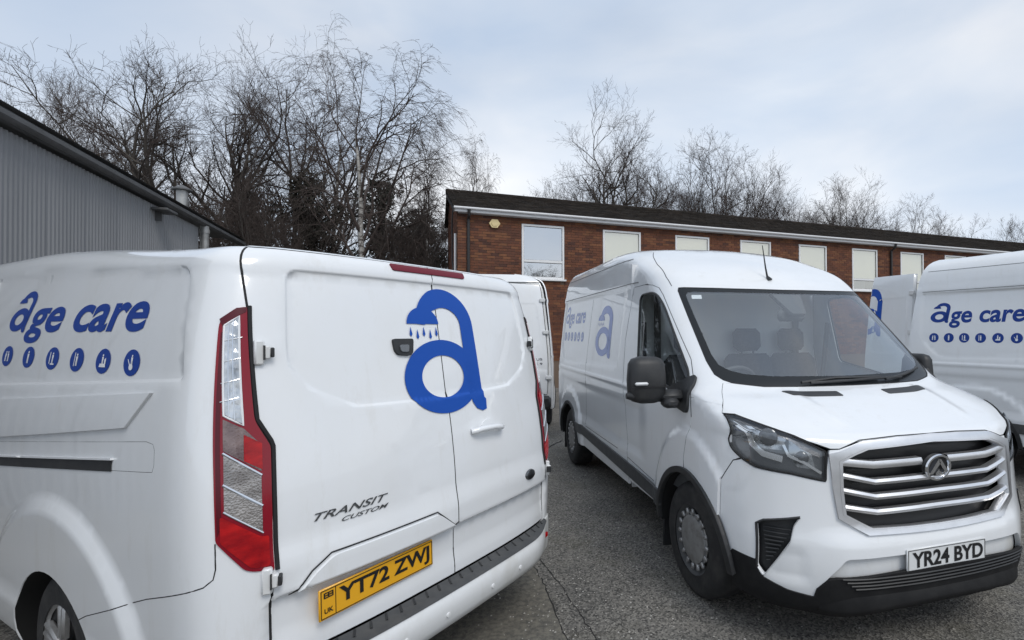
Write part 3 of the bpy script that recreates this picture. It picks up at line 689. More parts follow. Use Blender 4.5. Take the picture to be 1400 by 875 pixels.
# ------------------------------------------------------------------ white van with the yellow plate, seen from behind
TPRESS = rpoly([(-.735, 1.862), (-.712, 1.50), (-.64, 1.405), (-.47, 1.322), (0, 1.306), (.47, 1.322), (.64, 1.405), (.712, 1.50), (.735, 1.862)], .06)
TPANEL = rpoly([(1.085, 1.868, .08), (1.03, 1.455, .03), (3.30, 1.345, .02), (3.38, 1.925, .05)], .05)
TBAND = [(1.215, 1.416), (1.40, 1.275), (3.9, .995), (3.9, 1.225)]
TWY, TWZ = 1.20, .315
def t_disp(a, z):
    aa = np.abs(a); d = np.zeros(np.broadcast(a, z).shape)
    rr = aa < 1.0
    d = d - .010 * sm(0, .016, poly_sd(np.where(rr, a, 9.), z + 0 * a, TPRESS)) * rr
    k = 1 - sm(.755, .80, aa)
    d = d + k * (.014 * sm(.93, .80, z) - .036 * sm(.738, .712, z) + .012 * sm(.62, .52, z))
    s = aa > 1.0
    for q in (TPANEL,): d = d - .009 * sm(0, .016, poly_sd(np.where(s, aa, -9.), z + 0 * a, q))
    sd = poly_sd(np.where(s, aa, -9.), z + 0 * a, TBAND)
    d = d + .003 * sm(-.04, .05, sd)
    for cy in (TWY, 4.13):
        y = t_dy(aa); dy_, dz = (y - cy) / .74, (z - .27) / .605
        e = np.sqrt(dy_ ** 2 + np.maximum(dz, -.5) ** 2); d = d + .030 * sm(1.16, 1.0, e) * s
    d = d + .012 * sm(.50, .42, z) * s
    return d
ST = Surf(lambda a, z: t_base(a, z), t_disp, -1)
STm = ST
def build_transit():
    V = empty('panel_van', (-.742, 2.415, 0), 1.0868)
    tag(V, 'white panel van seen from behind with yellow number plate and large blue letter logo', 'van', 'white fleet vans')
    edge = [(.772, .50), (.768, .80), (.755, 1.22), (.763, 1.248), (.802, 1.325), (.818, 1.45), (.842, 1.70), (.870, 1.82), (.893, 1.93), (.90, 1.965)]
    topz = 1.98
    feats_r = [[(x * s, z) for x, z in [(0, 1.306), (.47, 1.322), (.64, 1.405), (.712, 1.50), (.735, 1.862), (0, 1.862)]] for s in (1, -1)]
    feats_r += [[(0, zz), (.77 * s, zz)] for zz in (.738, .712, .80, .62) for s in (1, -1)]
    feats_r += [dens([(x * s * k, z) for x, z in [(0, 1.306 + g), (.46 - g, 1.322 + g), (.63 - g, 1.405 + g), (.712 - g, 1.50 + g), (.735 - g, 1.862 - g), (0, 1.862 - g)]], .02).tolist() for s in (1, -1) for g in (.008, .016) for k in (1,)]
    for s in (1, -1):
        poly = [(.0025 * s, .50)] + [(a * s, z) for a, z in edge] + [(.0025 * s, topz)]
        D = patch('rear_door', ST, poly, PAINT, V, feats=feats_r, h=.028, skirt=.02)
        e2 = [(a * s, z) for a, z in edge]
        seam(ST, e2, V, .006 if s == 1 else .005, 'door_seal', off=-.004)
        # hinges
        for (a, z) in ((.795, 1.548), (.778, .80)):
            P = ST.P(np.array([a * s]), np.array([z]), .012)[0]; N = ST.N(np.array([a * s]), np.array([z]))[0]; rz = math.atan2(N[0], -N[1])
            h_ = empty('hinge', tuple(P), rz, V)
            MB().box((-.006 * s, 0, 0), (.030, .026, .085), bev=.005).box((.016 * s, -.005, 0), (.022, .026, .046), bev=.005).build('hinge_leaf', PAINT2, h_)
            MB().box((.031 * s, -.006, 0), (.012, .028, .034), bev=.003).box((.006 * s, -.015, 0), (.005, .01, .05)).build('hinge_pin', BLACK, h_)
    seam(ST, [(0, .50), (0, 1.97)], V, .0045, 'door_gap', off=-.003)
    # quarter panels and sides
    ends = 3.55
    for s in (1, -1):
        arch = [(t_a_from_y(TWY + .455 * math.cos(t)) * 1.0, .20 + .455 * math.sin(t)) for t in np.linspace(-.0, math.pi, 26)]
        arch = [(a, z) for a, z in arch if z >= .20][::-1]            # from rear to front? (y decreasing first)
        a_e = float(t_a_from_y(ends)); tz = lambda a: float(t_top(np.array(a))) + TR * 1.5
        ring = [(float(a), tz(a)) for a in np.linspace(.905, a_e, 30)]
        arch.sort(key=lambda p: p[0])
        poly = [(a + .004, z) for a, z in edge[1:]] + ring + [(a_e, .30)] + [(arch[-1][0], .30)] + arch[::-1] + [(arch[0][0], .30), (1.0, .30), (.776, .30), (.776, .50)]
        P1 = [(a * s, z) for a, z in poly]
        fe = [[(a * s, z) for a, z in q] for q in (
            TPANEL + TPANEL[:1], rpoly([(1.093, 1.860, .075), (1.038, 1.463, .025), (3.292, 1.353, .02), (3.372, 1.917, .05)], .05), rpoly([(1.101, 1.852, .07), (1.046, 1.471, .02), (3.284, 1.361, .02), (3.364, 1.909, .05)], .05),
            )]
        for q in (1.0, 1.05, 1.1, 1.16): fe.append([(float(t_a_from_y(TWY + .74 * q * math.cos(t))) * s, .27 + .605 * q * math.sin(t)) for t in np.linspace(.25, math.pi - .25, 40)])
        patch('side_panel', ST, P1, PAINT2 if False else PAINT, V, feats=fe, h=.04, skirt=.02)
        patch('side_moulding', ST, [(a * s, z) for a, z in ((1.222, 1.412), (1.402, 1.282), (3.52, 1.045), (3.52, 1.256))], PAINT, V, h=.04, off=.010, skirt=.013)
        # arch lip and liner
        A = np.array(arch); Pn = ST.P(A[:, 0] * s, A[:, 1], -.004)
        inner = Pn.copy(); inner[:, 0] += .42 * s
        n = len(A); mk('wheel_arch_liner', np.vstack([Pn, inner]), [(i, i + 1, n + i + 1, n + i) for i in range(n - 1)] + [tuple(range(n, 2 * n))], UNDER, V)
        # gaps
        gp = [(1.735, .54), (1.654, .578), (1.25, .725), (1.0, .80), (.945, .818), (.918, .84), (.911, .87), (.911, .95)]
        seam(ST, [(a * s, z) for a, z in gp], V, .0022)
        cv = rpoly([(1.19, 1.246), (1.19, 1.148), (3.9, .90), (3.9, 1.01)], .03); cvl = [(a * s, z) for a, z in cv if a < 3.6]
        seam(ST, [(3.55 * s, 1.0365), (1.25 * s, 1.247), (1.20 * s, 1.243), (1.188 * s, 1.225), (1.188 * s, 1.175), (1.20 * s, 1.152), (1.25 * s, 1.146), (3.55 * s, .93)], V, .0016)
        patch('slide_rail', ST, [(a * s, z) for a, z in [(1.51, 1.160), (1.51, 1.118), (3.5, .925), (3.5, .967)]], BLACK, V, h=.05, off=.003)
        patch('slide_rail_lip', ST, [(a * s, z) for a, z in [(1.50, 1.167), (1.50, 1.160), (3.5, .967), (3.5, .974)]], PAINT, V, h=.05, off=.010, skirt=.012)
        seam(ST, [(2.42 * s, .34), (2.42 * s, 1.93)] if s < 0 else [(3.52 * s, .34), (3.52 * s, 1.95)], V, .0022)
        # rear lamp
        lp = rpoly([(.918, 1.664, .03), (.909, .955, .012), (.838, .85, .02), (.815, .838, .012), (.762, .826, .01), (.7595, 1.232, .015), (.805, 1.322, .02), (.845, 1.708, .008), (.875, 1.704, .02)], .01)
        X = lambda q: [(a * s, z) for a, z in q]
        Lm = patch('tail_light', ST, X(lp), RED, V, h=.02, off=.005, skirt=.014)
        seam(ST, X([(.753, .826), (.751, 1.23), (.757, 1.25), (.797, 1.325), (.838, 1.712)]), V, .007, 'lamp_seal', off=.002)
        patch('lens', ST, X([(.900, 1.640), (.865, 1.672), (.838, 1.315), (.885, 1.350)]), CLEAR, Lm, h=.02, off=.0075)
        patch('lens', ST, X([(.918, 1.664), (.907, 1.64), (.866, 1.678), (.846, 1.690), (.845, 1.707), (.875, 1.703)]), DRED, Lm, h=.02, off=.0065)
        patch('lens', ST, X([(.909, 1.62), (.898, 1.62), (.893, 1.0), (.905, .97)]), DRED, Lm, h=.02, off=.0065)
        for (za, zb) in ((1.60, 1.0), (1.53, 1.0), (1.46, 1.0), (1.40, 1.0)):
            seam(ST, X([(.898, za - .01), (.85, za + .002)]), Lm, .002, 'lens_rib', CHROME, off=.0075)
        for fa in (.3, .62): seam(ST, X([(.900 - .033 * fa, 1.642 + .03 * fa), (.887 - .046 * fa, 1.352 - .035 * fa)]), Lm, .0022, 'lens_rib', CHROME, off=.0075)
        seam(ST, X([(.902, 1.642), (.864, 1.675), (.836, 1.310), (.887, 1.346), (.902, 1.642)]), Lm, .0035, 'lens_rim', WHITEV, off=.0065)
        patch('lens', ST, X([(.889, 1.335), (.835, 1.30), (.79, 1.245), (.788, 1.155), (.887, 1.235)]), SMOKE, Lm, h=.02, off=.007)
        patch('lens', ST, X([(.835, 1.28), (.785, 1.245), (.785, 1.16), (.835, 1.195)]), RED2, Lm, h=.02, off=.0082)
        for (a0, a1) in ((1.226, 1.131), (1.128, 1.046)):
            patch('lens', ST, X([(.886, a0), (.789, a0 - .085), (.789, a1 - .085), (.886, a1)]), SREFL, Lm, h=.02, off=.0075)
            seam(ST, X([(.888, a0 + .002), (.788, a0 - .083)]), Lm, .0045, 'lens_rib', CHROME, off=.008)
        seam(ST, X([(.888, 1.046), (.788, .957)]), Lm, .003, 'lens_rib', CHROME, off=.008)
        patch('lens', ST, X(rpoly([(.897, 1.035), (.792, .945), (.772, .945), (.772, .845), (.82, .85), (.897, .95)], .012)), RED2, Lm, h=.02, off=.0075)
    # high brake light
    patch('brake_light', ST, rpoly([(-.262, 1.948, .012), (-.245, 1.903, .01), (.245, 1.903, .01), (.262, 1.948, .012)], .01), MAROON, V, h=.03, off=.006, skirt=.01)
    # lettering on the side
    lettering(ST, V, 2.95, 1.385, 1.632, .116, [2.853, 2.565, 2.271, 1.999, 1.725, 1.456], 1.511, .072, .049, NAVY, .2)
    # shower logo across the doors
    Vl, Fl = logo2d(); Vl = Vl.copy(); Vl[:, 0] = -Vl[:, 0]; Vl[:, 1] += 1.413
    on_surf('shower_logo', ST, Vl, Fl, BLUE, V, .0042)
    # door furniture
    c = patch('rear_camera', ST, rpoly([(.275, 1.592), (.268, 1.54), (.25, 1.522), (.19, 1.516), (.172, 1.53), (.163, 1.592)], .012), BLACK, V, h=.02, off=.012, skirt=.015)
    patch('camera_bezel', ST, rpoly([(.245, 1.565), (.24, 1.535), (.20, 1.533), (.195, 1.565)], .01), HLDARK, c, h=.02, off=.018, skirt=.01)
    hp = [(.121, 1.131), (.16, 1.136), (.25, 1.133), (.336, 1.120)]
    H = MB(); d = dens([(-a, z) for a, z in hp], .02); n = len(d)
    H.tube(ST.P(d[:, 0], d[:, 1], .036 - .03 * (2 * np.linspace(0, 1, n) - 1) ** 6), .015, 10); H.build('door_handle', PAINT, V)
    patch('handle_cup', ST, rpoly([(-.19, 1.14), (-.30, 1.13), (-.285, 1.168), (-.245, 1.178), (-.205, 1.168)], .015), PAINT, V, h=.015, off=.008, skirt=.01)
    for txt, a0, a1, z0, z1 in (('TRANSIT', .635, .352, .945, .972), ('CUSTOM', .54, .352, .917, .933)):
        T2, F2 = text2d(txt, 1, .012, .45); T2 = fit2d(T2, 0, 1, z0, z1); T2[:, 0] = a0 + (a1 - a0) * T2[:, 0]
        on_surf('badge_lettering', ST, T2, F2, BADGE, V, .004)
    tr = patch('plate_trim', ST, rpoly([(.700, .722, .008), (.645, .775), (.582, .815), (.125, .815), (.034, .738, .008), (.045, .72, .008)], .02), PAINT, V, h=.025, off=.020, skirt=.03)
    seam(ST, [(.712, .715), (.65, .782), (.584, .822), (.122, .822), (.024, .735)], V, .003, off=.002)
    plate('number_plate', V, (-.396, -.012, .648), .52, .111, 'YT72 ZWJ', YPLATE, band=True, tilt=R(-2))
    P = ST.P(np.array([-.552]), np.array([.817]), .004)[0]
    bd = MB().lathe([(.001, .012), (.03, .011), (.044, .004), (.047, -.004)], (0, 0, 0), 'y', 28, -1).build('maker_badge', BADGE, V); bd.location = P; bd.scale = (1, 1, .62); bd.rotation_euler = (0, 0, .1)
    b2_ = MB().lathe([(.001, .0135), (.03, .0125), (.038, .007)], (0, 0, 0), 'y', 28, -1).build('badge_field', INK, bd)
    # bumper swept round the tail
    aa = np.concatenate([np.linspace(-1.76, 1.76, 110)])
    prof = [(.0, .492, 0), (.055, .489, 0), (.085, .478, 0), (.098, .455, 0), (.100, .42, 0), (.092, .37, 0), (.070, .33, 0), (.03, .305, 0), (-.05, .295, 0)]
    B = []
    for a in aa:
        k = 1 - sm(.48, .86, abs(a)); base = t_base(np.array(a), np.array(.46)); nn = ST.nrm(ST.base, np.array(a), np.array(.46)); row = []
        for o_, z, _ in prof:
            oo = o_ * (.10 + .90 * k) if o_ > 0 else o_
            zz = z if abs(a) < .8 else z + (.492 - .30) * 0
            row.append(base + nn * oo * np.array([1, 1, 0]) + np.array([0, 0, zz - .46]))
        B.append(row)
    B = np.array(B); n, m = B.shape[:2]; F = [(i * m + j, (i + 1) * m + j, (i + 1) * m + j + 1, i * m + j + 1) for i in range(n - 1) for j in range(m - 1)]
    # leave out the wheel arches
    bc = B.reshape(-1, 3)[np.array(F)].mean(1); keep = np.hypot(bc[:, 1] - TWY, bc[:, 2] - .2) > .462
    mk('rear_bumper', B.reshape(-1, 3), [f for f, k in zip(F, keep) if k], PAINT2, V)
    # black tread strip with ribs
    sel = np.abs(aa) < .80; Bs = B[sel]; m_ = MB(); n = len(Bs)
    tv = np.stack([Bs[:, 0], Bs[:, 1], Bs[:, 2]], 1) + np.array([0, 0, .004]); tv[:, 2] += np.array([0, -.004, -.001])
    m_.add(tv.reshape(-1, 3), [(i * 3 + j, (i + 1) * 3 + j, (i + 1) * 3 + j + 1, i * 3 + j + 1) for i in range(n - 1) for j in range(2)])
    tread = m_.build('bumper_tread', GREYPL, V)
    rb = MB()
    for i in range(2, n - 2, 2):
        p, q = tv[i, 0], tv[i + 1, 1]; rb.tube([p * .85 + q * .15 + np.array([0, 0, .001]), p * .1 + q * .9 + np.array([0, 0, .001])], .005, 4)
    rb.build('tread_ribs', BLACK, tread)['kind'] = 'stuff'
    for a in (-.62, .62, -.35, .35, .14, -.14):
        if abs(a) > .5: continue
        base = t_base(np.array(a), np.array(.46)); nn = ST.nrm(ST.base, np.array(a), np.array(.46)); p = base + nn * .099
        s_ = MB().lathe([(.001, .004), (.010, .003), (.013, -.003)], (0, 0, 0), 'y', 16, -1).build('parking_sensor', PAINT2, V); s_.location = (p[0], p[1], .40)
    for s in (1, -1):
        p = t_base(np.array(.70 * s), np.array(.46)); nn = ST.nrm(ST.base, np.array(.70 * s), np.array(.46)); p = p + nn * .040
        r_ = MB().box((0, 0, 0), (.075, .012, .03), bev=.005).build('reflector', RED2, V); r_.location = (p[0], p[1], .425); r_.rotation_euler = (0, 0, math.atan2(nn[0], -nn[1]))
    # roof
    ys = np.linspace(.905, float(t_a_from_y(ends)), 40); tzs = t_top(ys) + TR * 1.5; Lp = t_base(ys, tzs); Rp = Lp * np.array([-1, 1, 1]); G = []
    for k in np.linspace(0, 1, 7): q = Lp * (1 - k) + Rp * k; q[:, 2] += -.012 * sm(.9, .2, q[:, 1]) + .03 * (1 - (2 * k - 1) ** 2) * sm(.5, 1.6, q[:, 1]); G.append(q)
    G = np.array(G); n, m = G.shape[:2]
    mk('roof', G.reshape(-1, 3), [(i * m + j, i * m + j + 1, (i + 1) * m + j + 1, (i + 1) * m + j) for i in range(n - 1) for j in range(m - 1)], PAINT, V)
    x_ = np.linspace(.905, -.905, 40); back = t_base(x_, np.full(40, 1.93)); b2v = t_base(x_, np.full(40, 1.96)); b3 = t_base(x_, np.full(40, 1.995)); k_ = np.abs(x_)[:, None] / .905
    b4 = b3 + np.array([0, .25, .010]); b5 = b3 * np.array([1, 0, 1]) + np.array([0, .85, .0]); b5[:, 2] = 1.952
    bk = np.vstack([ST.P(x_, np.full(40, 1.972), .0018), ST.P(x_, np.full(40, 1.99), .0018) + np.array([0, .0, .002]), b3 + np.array([0, .02, .006]), b4, b5]); mk('roof_edge', bk, [(r * 40 + i, r * 40 + i + 1, (r + 1) * 40 + i + 1, (r + 1) * 40 + i) for r in range(4) for i in range(39)], PAINT, V)
    # cab and nose ahead of the load space
    st = np.array([(3.50, 2.045, 1.0), (3.7, 2.03, 1.0), (3.9, 1.92, 1.0), (4.2, 1.60, .995), (4.5, 1.29, .985), (4.62, 1.19, .98), (4.85, 1.11, .96), (5.05, 1.0, .92), (5.14, .86, .88), (5.17, .6, .85), (5.14, .35, .83)])
    G, mi = [], []
    for y, zt, nf in st:
        row = []
        r_ = .14
        for z in np.linspace(.30, max(zt - r_, .32), 12): row.append((-float(TW(np.array(z))) * nf, y, z))
        xw = float(TW(np.array(max(zt - r_, .32)))) * nf
        for a in np.linspace(.3, 1.57, 5): row.append((-(xw - .12 + .12 * math.cos(a)), y, max(zt - r_, .32) + (zt - max(zt - r_, .32)) * math.sin(a)))
        for k in (.66, .33): row.append((-(xw - .12) * k, y + .03 * (1 - k), zt + .02 * (1 - k)))
        row = row + [(0, y + .035, zt + .022)] + [(-a, b, c_) for a, b, c_ in row[::-1]]; G.append(row)
    G = np.array(G); n, m = G.shape[:2]; F = []; mi = []
    for i in range(n - 1):
        for j in range(m - 1):
            F.append((i * m + j, i * m + j + 1, (i + 1) * m + j + 1, (i + 1) * m + j)); c_ = G[i:i + 2, j:j + 2].reshape(-1, 3).mean(0)
            scr = (2 <= i <= 3) and 15 <= j < m - 16; dw = i <= 3 and 1.22 < c_[2] < 1.75 and (j < 12 or j > m - 14)
            arch = math.hypot(c_[1] - 4.13, c_[2] - .2) < .45
            mi.append(1 if scr or dw or arch else 0)
    F.append(tuple((n - 1) * m + j for j in range(m))); mi.append(0)
    mk('cab', G.reshape(-1, 3), F, [PAINT, DARKGLASS], V, midx=mi)
    for s in (1, -1):
        MB().box((1.10 * s, 4.18, 1.28), (.20, .10, .30), bev=.04).box((.98 * s, 4.2, 1.2), (.16, .05, .06), bev=.02).build('wing_mirror', BLACK, V)
        MB().box((.72 * s, 5.02, .95), (.30, .16, .18), bev=.05).build('headlight', HLBRIGHT, V)
    MB().box((0, 5.13, .72), (1.0, .12, .30), bev=.05).build('grille', BLACK, V)
    for s in (1, -1):
        wheel(V, (.865 * s, TWY, TWZ), .318, .21, s, 'alloy'); wheel(V, (.865 * s, 4.13, .33), .33, .21, s, 'alloy')
    MB().box((0, 2.6, .42), (1.3, 4.7, .28), bev=.03).box((0, .6, .45), (1.7, .9, .2)).build('underbody', UNDER, V)
    return V
TRANSIT = build_transit()
# ------------------------------------------------------------------ high-roof van facing the camera; the same model stands twice more
MVENT = rpoly([(1.005, .27), (.985, .49), (.945, .512), (.765, .548), (.80, .50), (.827, .424), (.93, .285), (.97, .228)], .012)
MLOW = rpoly([(-.72, .165), (-.665, .264), (-.572, .363), (-.2, .368), (.2, .368), (.572, .363), (.665, .264), (.72, .165)], .02)
MREC = rpoly([(2.30, 2.0), (2.36, 1.31, .03), (4.62, 1.24, .22), (4.80, 1.45, .05), (4.80, 2.02)], .04)
MSPL = [(3.46, 2.0), (3.50, 1.28)]
MAF, MAR = (.875, .315), (4.205, .315)     # wheel centres (y, z)
MRAD = .445
def arch_pts(c, r=MRAD, n=26, z0=.32):
    a0 = math.asin((z0 - (c[1] - .0)) / r) if abs(z0 - c[1]) < r else 0
    return [(c[0] + r * math.cos(t), c[1] + r * math.sin(t)) for t in np.linspace(math.pi - a0, a0, n)]   # front to rear
def m_fdisp(t, v):
    ta = np.abs(t); z = m_Z(v); d = np.zeros(np.broadcast(t, v).shape)
    low = v + 0 * t < .40
    sd = poly_sd(np.where(low, t, 9.), v + 0 * t, MLOW)
    d = d + .018 * sm(.52, .40, v + .0 * ta) * sm(.75, .55, ta)           # chin ledge
    d = d - .012 * sm(.36, .42, z) * sm(.58, .50, z) * sm(.72, .80, ta) * sm(1.0, .9, ta)
    # bonnet: two soft raised lines
    hd = sm(1.0, 1.15, v) * sm(1.50, 1.42, v)
    d = d + .010 * np.exp(-((ta - (.42 + .16 * (v - 1.0))) / .05) ** 2) * hd
    return d
SF = Surf(m_front, m_fdisp, -1)
def m_sdisp(y, z):
    d = np.zeros(np.broadcast(y, z).shape); yy = y + 0 * z; zz = z + 0 * y
    d = d - .010 * sm(0, .016, poly_sd(yy, zz, MREC))
    d = d + .008 * np.exp(-((zz - (1.175 + .02 * (yy - 2) * 0)) / .018) ** 2) * sm(1.3, 1.7, yy)        # waist line
    d = d - .014 * sm(1.10, 1.00, zz) * sm(1.55, 1.8, yy) * sm(.62, .70, zz) * sm(4.75, 4.6, yy)
    for c, ry, rz in ((MAF, .52, .66), (MAR, .60, .60)):
        e_ = np.sqrt(((yy - c[0]) / ry) ** 2 + (np.maximum(zz - c[1], -.2) / rz) ** 2); d = d + .022 * sm(1.10, 1.0, e_)
    d = d + .012 * sm(2.005, 2.02, zz) * sm(1.95, 2.2, yy) - .008 * sm(2.06, 2.10, zz) * sm(1.95, 2.2, yy)
    return d
SS = Surf(m_side, m_sdisp, -1)
mirS = Surf(lambda y, z: m_side(y, z) * np.array([-1, 1, 1]), m_sdisp, 1)
MLEAN = lut([(.2, 0), (.9, 0), (1.2, .01), (1.6, .05), (2.0, .10), (2.3, .16), (2.5, .26)])
def m_rear(x, z):
    x, z = np.broadcast_arrays(np.asarray(x, float), np.asarray(z, float)); w = MW(z) * .952
    return np.stack([x * w, MREAR - MLEAN(z) - .035 * np.abs(x) ** 3, z], -1)
MRP = rpoly([(.12, 2.0), (.12, 1.27, .06), (.62, 1.27, .16), (.86, 1.42, .06), (.84, 2.0)], .05)
def m_rdisp(x, z):
    return -.010 * sm(0, .016, poly_sd(np.abs(x) + 0 * z, z + 0 * x, MRP)) + .010 * sm(.98, .92, z + 0 * x) * sm(.55, .6, z + 0 * x)
SR = Surf(m_rear, m_rdisp, -1)
def yend(z): return float(m_F(m_v(z)) + _blend(np.array(MT_END), np.array(z)))
PILGAP = [(.835, 1.10), (.86, 1.22), (.92, 1.327), (1.01, 1.442), (1.281, 1.683), (1.52, 1.895), (1.60, 1.955), (1.70, 1.985), (1.85, 2.0)]
def build_maxus():
    V = empty('panel_van', (1.687, 2.644, 0), .3018)
    X = lambda q, s: [(t * s, v) for t, v in q]
    both = lambda q: X(q, 1) + X(q[::-1], -1)
    # bonnet
    hood_edge = [(0, .945), (.20, .945), (.43, .930), (.55, .886), (.595, .886), (.70, .925), (.734, .948), (.828, 1.034), (.921, 1.106), (1.026, 1.182), (1.138, 1.176), (1.09, 1.23), (1.009, 1.344), (.94, 1.46), (.877, 1.554)]
    cowl = [(.82, 1.556), (.608, 1.520), (.362, 1.513), (0, 1.511)]
    fr = [X([(.40, 1.0), (.48, 1.45)], s) for s in (1, -1)]
    patch('bonnet', SF, both(hood_edge + cowl)[:-1], PAINT, V, h=.03, feats=fr, skirt=.02)
    for s in (1, -1): seam(SF, X(hood_edge, s), V, .0026, off=-.002)
    # bumper
    bt = [(0, .936), (.20, .936), (.43, .920), (.55, .882), (.60, .880), (.618, .80), (.628, .722), (.792, .752), (.974, .766), (1.051, .80), (1.10, .785), (1.194, .667)]
    ar = [(float(m_t_at(y, z)), float(m_v(z))) for y, z in arch_pts(MAF) if y < .66 and z > .34 and z < .83]
    ar.sort(key=lambda p: -p[1]); ar = [p for p in ar if p[1] < .66]
    bb = ar + [(ar[-1][0], .11), (.9, .09), (.62, .07), (.3, .12), (0, .13)]
    gr_hole = [(0, .895), (.064, .892), (.407, .877), (.475, .856), (.546, .824), (.550, .683), (.546, .570), (.418, .500), (.2, .495), (0, .493)]
    fe = [X([(.78, .41), (.575, .40), (0, .40)], s) for s in (1, -1)] + [X([(.80, .52), (0, .52)], s) for s in (1, -1)]
    patch('front_bumper', SF, both(bt + bb)[:-1], PAINT, V, holes=[[(t * 1.015, (v - .69) * 1.02 + .69) for t, v in both(gr_hole)[:-1]], X(MVENT, 1), X(MVENT, -1), [(t, v) for t, v in MLOW if v > .20] + [(.70, .20), (-.70, .20)]], feats=fe, h=.028, skirt=.025)
    lowp = [(t * 1.006, (v - .27) * 1.02 + .27) for t, v in [q for q in MLOW if q[1] > .20] + [(.70, .20), (-.70, .20)]]
    patch('bumper_recess', SF, lowp, PAINT2, V, h=.03, off=-.030, skirt=-.029)
    for s in (1, -1):
        seam(SF, X([(1.051, .80), (1.10, .785), (1.194, .667)], s), V, .003)
        vt = patch('bumper_vent', SF, X([((t - .89) * 1.03 + .89, (v - .39) * 1.03 + .39) for t, v in MVENT], s), BLACK, V, h=.02, off=-.045, skirt=-.05)
        for k in range(9):
            v0 = .30 + k * .022; t0 = .92 - .45 * max(0, v0 - .30); seam(SF, X([(max(.80, .96 - (v0 - .28) * .75), v0), (.965, v0 - .004)], s), vt, .005, 'vent_louvre', BLACK, off=-.034)
        seam(SF, X([(1.005, .27), (.985, .49), (.945, .512), (.765, .548)], s), V, .007, 'vent_edge', BLACK, off=.001)
        # headlight
        hl = rpoly([(1.130, 1.160, .01), (1.08, 1.168), (1.026, 1.166, .03), (.921, 1.088), (.828, 1.015), (.734, .930), (.62, .872, .01), (.629, .730, .01), (.792, .760), (.974, .775, .06), (1.051, .81), (1.122, .855, .05)], .02)
        Lm = patch('headlight', SF, X(hl, s), HLDARK, V, h=.025, off=-.022, skirt=-.02)
        patch('lamp_bezel', SF, X([(1.11, 1.142), (1.075, 1.148), (1.02, 1.141), (.92, 1.060), (.828, .990), (.734, .908), (.645, .862), (.648, .84), (.74, .885), (.83, .965), (.92, 1.033), (1.02, 1.106)], s), SREFL, Lm, h=.02, off=-.016, skirt=.006)
        patch('lamp_reflector', SF, X([(1.02, 1.07), (.88, 1.0), (.80, .94), (.83, .87), (.97, .87), (1.03, .96)], s), HLGREY, Lm, h=.02, off=-.018, skirt=.006)
        patch('lamp_reflector', SF, X([(.79, .935), (.69, .865), (.67, .78), (.76, .79), (.80, .84)], s), HLGREY, Lm, h=.02, off=-.018, skirt=.006)
        patch('lamp_reflector', SF, X([(1.005, 1.068), (.965, 1.06), (.945, 1.025), (.99, 1.03)], s), HLBRIGHT, Lm, h=.02, off=-.012, skirt=.006)
        ribbon('running_light', SF, X([(1.075, 1.045), (1.03, .985), (.985, .89), (.93, .845), (.83, .825)], s), .032, HLBRIGHT, Lm, off=-.010)
        ribbon('running_light', SF, X([(.82, .90), (.80, .845), (.72, .812), (.645, .765)], s), .014, HLBRIGHT, Lm, off=-.010)
        ribbon('lamp_strip', SF, X([(1.085, 1.10), (1.03, 1.03), (1.0, 1.0)], s), .010, CHROME, Lm, off=-.010)
        for (t0, v0, r_) in ((.90, .935, .048), (.735, .835, .034)):
            p = SF.P(np.array(t0 * s), np.array(v0), -.014); nn = SF.N(np.array(t0 * s), np.array(v0))
            b_ = MB().lathe([(.001, .006), (r_ * .6, .004), (r_ * .9, 0), (r_, -.006)], (0, 0, 0), 'y', 20, -1).build('lamp_lens', HLDARK, Lm); b_.location = p; b_.rotation_euler = (0, 0, math.atan2(nn[0], -nn[1]))
        patch('lamp_cover', SF, X(hl, s), LENS, Lm, h=.03, off=.003)
        seam(SF, X(hl + hl[:1], s), V, .005, 'lamp_seal', off=.001)
    # black valance and lip
    vl = [(0, .292), (.28, .290), (.62, .272), (.665, .262), (.715, .21), (.727, .165), (.85, .185), (.965, .222), (.985, .235), (1.005, .275), (1.01, .305), (1.152, .312)]
    va = [p for p in ar if p[1] < .31]
    vb = [(va[-1][0] if va else 1.25, .10), (.95, .06), (.64, .03), (.3, .09), (0, .10)]
    patch('front_valance', SF, both(vl + va + vb)[:-1], VALANCE, V, h=.03, off=.008, skirt=.02)
    lipo = [(t, .115) for t in np.linspace(-.70, .70, 50)]; d = np.array(lipo)
    ed = .022 * (np.abs(d[:, 0]) / .70) ** 6; Lo = SF.P(d[:, 0], np.full(50, .185), .012 - ed); dv = .055 * (np.abs(d[:, 0]) / .70) ** 2; Lo2 = SF.P(d[:, 0], .165 - dv, .034 - ed); Lo3 = SF.P(d[:, 0], .145 - dv, .034 - ed); Lo4 = SF.P(d[:, 0], .105 - dv, .0)
    Lo0 = SF.P(d[:, 0], np.full(50, .215), -.01)
    VV = np.vstack([Lo0, Lo, Lo2, Lo3, Lo4]); mk('bumper_lip', VV, [(r * 50 + i, r * 50 + i + 1, (r + 1) * 50 + i + 1, (r + 1) * 50 + i) for r in range(4) for i in range(49)], VALANCE, V, smooth=60)
    gm = MB()
    for k in range(4):
        vv = .275 - k * .016; gm.tube(SF.P(np.linspace(-.60 + .02 * k, .60 - .02 * k, 40) - 0, np.full(40, vv), .014), .0042, 4)
    gm.build('intake_mesh', BLACK, V)['kind'] = 'stuff'
    # grille: recess, surround, bars, badge
    sc_ = lambda q, k, c=(0, .69): [((t - c[0]) * k + c[0], (v - c[1]) * k + c[1]) for t, v in q]
    patch('grille_recess', SF, sc_(both(gr_hole)[:-1], 1.03), INK, V, h=.04, off=-.07, skirt=-.085)
